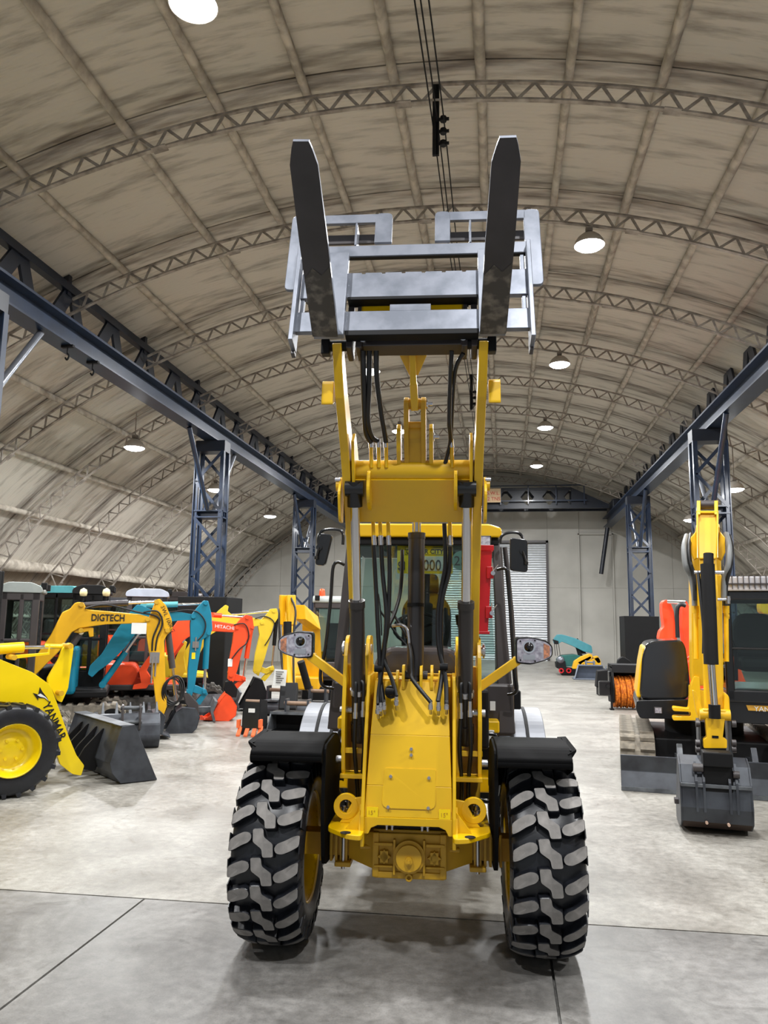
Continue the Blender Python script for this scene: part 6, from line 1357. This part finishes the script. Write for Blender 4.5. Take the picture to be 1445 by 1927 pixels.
# ------------------------------------------------------------------ far teal crawler crane and neighbours
def far(nm_, label, cat, Y, x):
    return thing(nm_, label, cat, (x, Y, 0)), V((x, Y, 0))
Y = 29.3; r, O_ = far('crawler_crane', 'small teal crawler crane with folded boom by the back wall', 'crane', Y, 2.3)
def fpp(nm_, pts, w, m, dy=0., rd=0., bv=.01, root=None, O=None):
    root = root or r; O = O or O_
    pl = [(lambda q: (q.x-O.x, max(q.z, 0.01)))(atY(px, py, O.y+dy)) for px, py in pts]; pl = rnd(pl, rd, 3) if rd else pl
    q = MB(); q.prism(pl, dy-w/2, dy+w/2); return q.build(nm_, m, root, bv)
fpp('boom', [(1041, 1203), (1048, 1194), (1058, 1194), (1082, 1201), (1112, 1215), (1114, 1229), (1098, 1226), (1080, 1217), (1056, 1207), (1050, 1212), (1041, 1210)], .4, mat('sea_teal', S(60, 130, 140), .5), rd=.05)
fpp('boom_head', [(1040, 1203), (1050, 1206), (1050, 1212), (1043, 1212)], .5, BLKM)
fpp('lift_cylinder', [(1083, 1203), (1087, 1201), (1103, 1230), (1095, 1230)], .15, BLKM); fpp('mast', [(1082, 1215), (1088, 1215), (1096, 1234), (1088, 1234)], .2, BLKM)
q = MB()
for a_, b_ in ((1043, 1045), (1047, 1049), (1051, 1054)): q.cyl(atY(a_, 1212, Y)-O_, atY(b_, 1234, Y)-O_, .012, 5)
q.build('hoist_rope', CHAR, r)
fpp('machine_body', [(1047, 1240), (1056, 1233), (1080, 1231), (1100, 1236), (1100, 1252), (1050, 1254)], .9, mat('dark_teal', S(20, 90, 84), .5), rd=.05)
fpp('chassis', [(1045, 1246), (1062, 1243), (1064, 1256), (1082, 1258), (1080, 1270), (1056, 1270), (1052, 1258), (1046, 1256)], .8, BLKM, dy=-.2)
q = MB(); 
for px in (1056, 1070): p = atY(px, 1262, Y-.65)-O_; q.ring(p, (0, 1, 0), .09, .05, .05, 14)
q.build('hook_rings', RED, r)
q = MB(); p = atY(1055, 1242, Y-.6)-O_; q.lathe([(0, -.03), (.12, 0), (.14, .1), (0, .1)], p, (0, 1, 0), 14); q.build('work_lamp', SILV, r)
r2 = thing('excavator', 'small golden excavator with folded arm by the back wall', 'excavator', (2.9, 27.9, 0)); O2 = V((2.9, 27.9, 0))
for nm_, pts in (('boom', [(1076, 1258), (1080, 1244), (1092, 1236), (1108, 1230), (1114, 1232), (1112, 1240), (1096, 1246), (1084, 1258)]), ('stick', [(1086, 1246), (1110, 1234), (1112, 1238), (1092, 1252)]), ('body', [(1096, 1254), (1098, 1246), (1124, 1236), (1128, 1240), (1130, 1252), (1120, 1256)]), ('arm', [(1114, 1236), (1124, 1234), (1130, 1246), (1124, 1248)])):
    fpp(nm_, pts, .35, YELG, rd=.03, root=r2, O=O2)
q = MB(); q.box(-.2, .9, -.5, .5, .02, .3); q.build('track', BLKM, r2, .05)
Yb_ = 26.9; r3 = thing('bucket', 'wide grey bucket attachment lying open towards the camera by the back wall', 'bucket', (3.0, Yb_, 0))
a = atY(1078, 1275, Yb_).x-3.0; b_ = atY(1145, 1275, Yb_).x-3.0
q = MB(); GB = mat('blue_grey_bucket', S(110, 118, 132), .45)
q.hexa([(a, -.3, .01), (b_, -.3, .01), (b_, .4, .01), (a, .4, .01)], [(a, -.3, .04), (b_, -.3, .04), (b_, .4, .04), (a, .4, .04)])
q.hexa([(a+.1, .35, .0), (b_-.02, .35, 0), (b_-.02, .4, 0), (a+.1, .4, 0)], [(a+.18, .2, .45), (b_-.15, .2, .45), (b_-.15, .25, .45), (a+.18, .25, .45)])
q.hexa([(a+.15, -.1, .45), (b_-.2, -.1, .45), (b_-.15, .25, .45), (a+.2, .25, .45)], [(a+.15, -.1, .48), (b_-.2, -.1, .48), (b_-.15, .25, .48), (a+.2, .25, .48)])
for x in (a, b_-.25): q.add([(x, -.3, .02), (x+.04, -.3, .02), (x+.19, -.1, .46), (x+.15, -.1, .46), (x+.2, .25, .46), (x+.24, .25, .46), (x+.1, .4, .02), (x+.14, .4, .02)], [(0, 1, 2, 3), (3, 2, 5, 4), (4, 5, 7, 6), (0, 3, 4, 6), (1, 2, 5, 7), (0, 1, 7, 6)])
q.build('bucket_shell', GB, r3, .004)
q = MB(); m_ = (a+b_)/2; q.box(m_-.15, m_-.11, 0, .25, .46, .62).box(m_+.11, m_+.15, 0, .25, .46, .62).cyl((m_-.17, .1, .56), (m_+.17, .1, .56), .03, 10); q.build('hitch_lugs', GB, r3)
# ------------------------------------------------------------------ loose buckets and hitches at the loader's left
t = thing('trenching_bucket', 'narrow black trenching bucket with orange teeth standing left of the loader', 'bucket', atZ(475, 1386, 0)+V((0, .25, 0)))
O3 = t.location.copy(); Y3 = O3.y-.25
def tp_(px, py, Y): return atY(px, py, Y)-O3
q = MB(); A = [tp_(455, 1370, Y3), tp_(486, 1372, Y3), tp_(490, 1322, Y3+.08), tp_(460, 1320, Y3+.08)]
q.hexa(A, [v+V((0, .02, 0)) for v in A]); q.build('bucket_back', BLK, t, .003)
for s_ in (0, 1):
    q = MB(); x = (A[0].x if s_ == 0 else A[1].x); x2 = (A[3].x if s_ == 0 else A[2].x); q.hexa([(x-.012, -.25, .02), (x+.012, -.25, .02), (x2+.012, -.17, A[3].z+.04), (x2-.012, -.17, A[3].z+.04)], [(x-.012, .2, .04), (x+.012, .2, .04), (x2+.012, .15, A[3].z), (x2-.012, .15, A[3].z)]); q.build('bucket_side', BLKM, t)
q = MB(); z = A[3].z+.02; q.cyl((A[3].x, -.13, z-.02), (A[2].x, -.13, z-.02), .03, 12).cyl((A[3].x, -.13, z-.13), (A[2].x, -.13, z-.13), .03, 12); q.build('hitch_pin', mat('rusty_pin', S(130, 105, 85), .6), t)
q = MB(); p = tp_(474, 1337, Y3+.03); q.box(p.x-.05, p.x+.05, p.y-.02, p.y, p.z-.03, p.z+.03); q.build('white_label', WHITE, t)
ORT = mat('orange_tooth', S(238, 110, 60), .5)
for k, px in enumerate((450, 464, 478, 489)):
    q = MB(); p = tp_(px, 1375, Y3-.03); q.hexa([p+V((-.03, .06, .02)), p+V((.03, .06, .02)), p+V((.03, .06, .06)), p+V((-.03, .06, .06))], [V((p.x-.03, p.y-.06, .005)), V((p.x+.03, p.y-.06, .005)), V((p.x+.03, p.y-.06, .03)), V((p.x-.03, p.y-.06, .03))]); q.build('tooth', ORT, t)
for px in (448, 489): q = MB(); p = tp_(px, 1362, Y3-.02); q.box(p.x-.02, p.x+.02, p.y-.02, p.y+.08, p.z-.06, p.z+.06); q.build('side_cutter', ORT, t)
t = thing('grading_bucket', 'wide black grading bucket lying open beside the loader left front tyre', 'bucket', atZ(550, 1384, 0)+V((0, .3, 0)))
O3 = t.location.copy(); Y3 = O3.y-.3
a = tp_(499, 1370, Y3).x; b_ = tp_(640, 1370, Y3).x; zt = tp_(520, 1345, Y3+.1).z
q = MB(); q.hexa([(a, -.3, .0), (b_, -.3, .0), (b_, .3, .0), (a, .3, .0)], [(a, -.3, .025), (b_, -.3, .025), (b_, .3, .025), (a, .3, .025)]); q.box(a, b_, .25, .3, .02, zt); q.box(a, b_, -.05, .3, zt-.02, zt+.02)
q.build('bucket_shell', BLKM, t, .003)
for x in (a, b_-.02, (a+b_)/2): q = MB(); q.hexa([(x, -.3, .0), (x+.02, -.3, 0), (x+.02, .3, 0), (x, .3, 0)], [(x, -.06, zt+.01), (x+.02, -.06, zt+.01), (x+.02, .3, zt+.01), (x, .3, zt+.01)]); q.build('bucket_side', BUCKL if x == a else BLKM, t)
q = MB(); q.box(a, b_, -.07, -.05, zt-.01, zt+.03); q.build('cutting_edge', BUCKL, t)
q = MB(); p = tp_(553, 1340, Y3+.2); q.box(p.x-.2, p.x-.17, .05, .25, zt, zt+.22).box(p.x+.17, p.x+.2, .05, .25, zt, zt+.22); q.build('hitch_ear', BUCK, t); q = MB(); q.cyl((p.x-.22, .12, zt+.15), (p.x+.22, .12, zt+.15), .035, 12); q.build('hitch_pin', mat('rusty_pin', (.2, .15, .1)), t)
# attachment stack behind
t = thing('mud_bucket', 'black bucket with light hitch plates hanging on the tagged excavator', 'bucket', atZ(540, 1350, 0)+V((.2, .4, 0)))
O3 = t.location.copy(); Y3 = O3.y-.3
a = tp_(482, 1340, Y3).x; b_ = tp_(612, 1340, Y3).x
z0_, z1_ = .02, tp_(540, 1322, Y3).z
q = MB(); q.prism(rnd([(-.3, z0_), (-.32, z1_*.6), (-.2, z1_), (.2, z1_), (.3, z1_*.5), (.3, z0_)], .06, 3), a, b_, 'yz'); q.build('bucket_shell', BUCK, t, .01)
for (c, d) in ((495, 520), (552, 578)): q = MB(); q.box(tp_(c, 1320, Y3).x, tp_(d, 1320, Y3).x, -.25, .1, z1_, z1_+.03); q.build('hitch_plate', BUCKL, t)
for (px, k) in ((512, 0), (592, 1)):
    x = tp_(px, 1310, Y3).x; q = MB(); q.box(x-.17, x-.14, -.12, .12, z1_, z1_+.28).box(x+.14, x+.17, -.12, .12, z1_, z1_+.28); q.build('hitch_ear', BUCK, t); q = MB(); q.cyl((x-.2, 0, z1_+.2), (x+.2, 0, z1_+.2), .035, 12); q.build('hitch_pin', MATS['rusty_pin'], t)
# hitches and rake piled behind loader A bucket
t = thing('toothed_bucket', 'dark toothed bucket standing behind the bright yellow loader bucket', 'bucket', (-5.15, 10.35, 0), radians(-60)); t.scale = (.72, .72, .72)
O3 = V((0, 0, 0))
q = MB(); q.prism(rnd([(-.35, .01), (-.38, .35), (-.2, .6), (.1, .66), (.3, .5), (.36, .2), (.2, .0)], .06, 3), -.55, .55); q.build('bucket_shell', BUCK, t, .01)
for k in range(5): q = MB(); y = -.5+k*.25; q.hexa([(.02, y-.03, .64), (.02, y+.03, .64), (-.08, y+.03, .66), (-.08, y-.03, .66)], [(-.12, y-.012, .83), (-.12, y+.012, .83), (-.15, y+.012, .84), (-.15, y-.012, .84)]); q.build('bucket_tooth', BUCKL, t, .004)
q = MB()
for y in (-.16, .16):
    q.prism(rnd([(.2, .4), (.18, .62), (.3, .86), (.42, .84), (.46, .55), (.36, .35)], .05, 3), y-.02, y+.02)
q.build('hitch_ear', CHAR, t, .006); q = MB(); q.cyl((.34, -.2, .78), (.34, .2, .78), .035, 12).cyl((.36, -.2, .52), (.36, .2, .52), .035, 12); q.build('hitch_pin', BUCKL, t)

# ================================================================== separate pieces become parts of their own
SING = {'wheel_nuts': 'wheel_nut', 'cover_bolts': 'cover_bolt', 'lens_screws': 'lens_screw', 'pins': 'pin', 'housing_ribs': 'housing_rib', 'track_wheels': 'track_wheel', 'hook_rings': 'hook_ring', 'hitch_lugs': 'hitch_lug', 'roof_guard_bars': 'roof_guard_bar', 'hose_loops': 'hose_loop'}
def clusters(me):
    n = len(me.vertices)
    if n > 6000: return None
    par = list(range(n))
    def fd(i):
        while par[i] != i: par[i] = par[par[i]]; i = par[i]
        return i
    for p in me.polygons:
        v = p.vertices; r = fd(v[0])
        for k in v[1:]: par[fd(k)] = r
    isl = {}
    for i in range(n): isl.setdefault(fd(i), []).append(i)
    B = []
    for k, vs in isl.items():
        xs = [me.vertices[i].co for i in vs]
        B.append([set(vs), [min(c[j] for c in xs)-.004 for j in range(3)], [max(c[j] for c in xs)+.004 for j in range(3)]])
    ch = True
    while ch:
        ch = False; out = []
        for b in B:
            hit = None
            for o in out:
                if all(b[1][j] <= o[2][j] and b[2][j] >= o[1][j] for j in range(3)): hit = o; break
            if hit: hit[0] |= b[0]; hit[1] = [min(x, y) for x, y in zip(hit[1], b[1])]; hit[2] = [max(x, y) for x, y in zip(hit[2], b[2])]; ch = True
            else: out.append(b)
        B = out
    return B
for o in list(bpy.data.objects):
    if o.type != 'MESH' or o.parent is None or o.get('kind') or o.name.split('.')[0] in ('lettering', 'price_panel'): continue
    if o.data.users > 1: continue
    me = o.data; B = clusters(me)
    base = o.name.split('.')[0]; nn = SING.get(base, base)
    if not B or len(B) < 2 or len(B) > 40: continue
    B.sort(key=lambda b: -len(b[0]))
    for idx, b in enumerate(B):
        keep = b[0]; ids = sorted(keep); mp = {v: k for k, v in enumerate(ids)}
        m2 = bpy.data.meshes.new(nn); F, MI, SM = [], [], []
        for p in me.polygons:
            if p.vertices[0] in keep: F.append([mp[v] for v in p.vertices]); MI.append(p.material_index); SM.append(p.use_smooth)
        m2.from_pydata([me.vertices[i].co[:] for i in ids], [], F)
        for mt in me.materials: m2.materials.append(mt)
        m2.polygons.foreach_set('material_index', MI); m2.polygons.foreach_set('use_smooth', SM); m2.update()
        if idx == 0: o.data = m2; o.name = nn
        else:
            c = o.copy(); c.data = m2; c.name = nn; col.objects.link(c)
            if 'label' in c: del c['label']
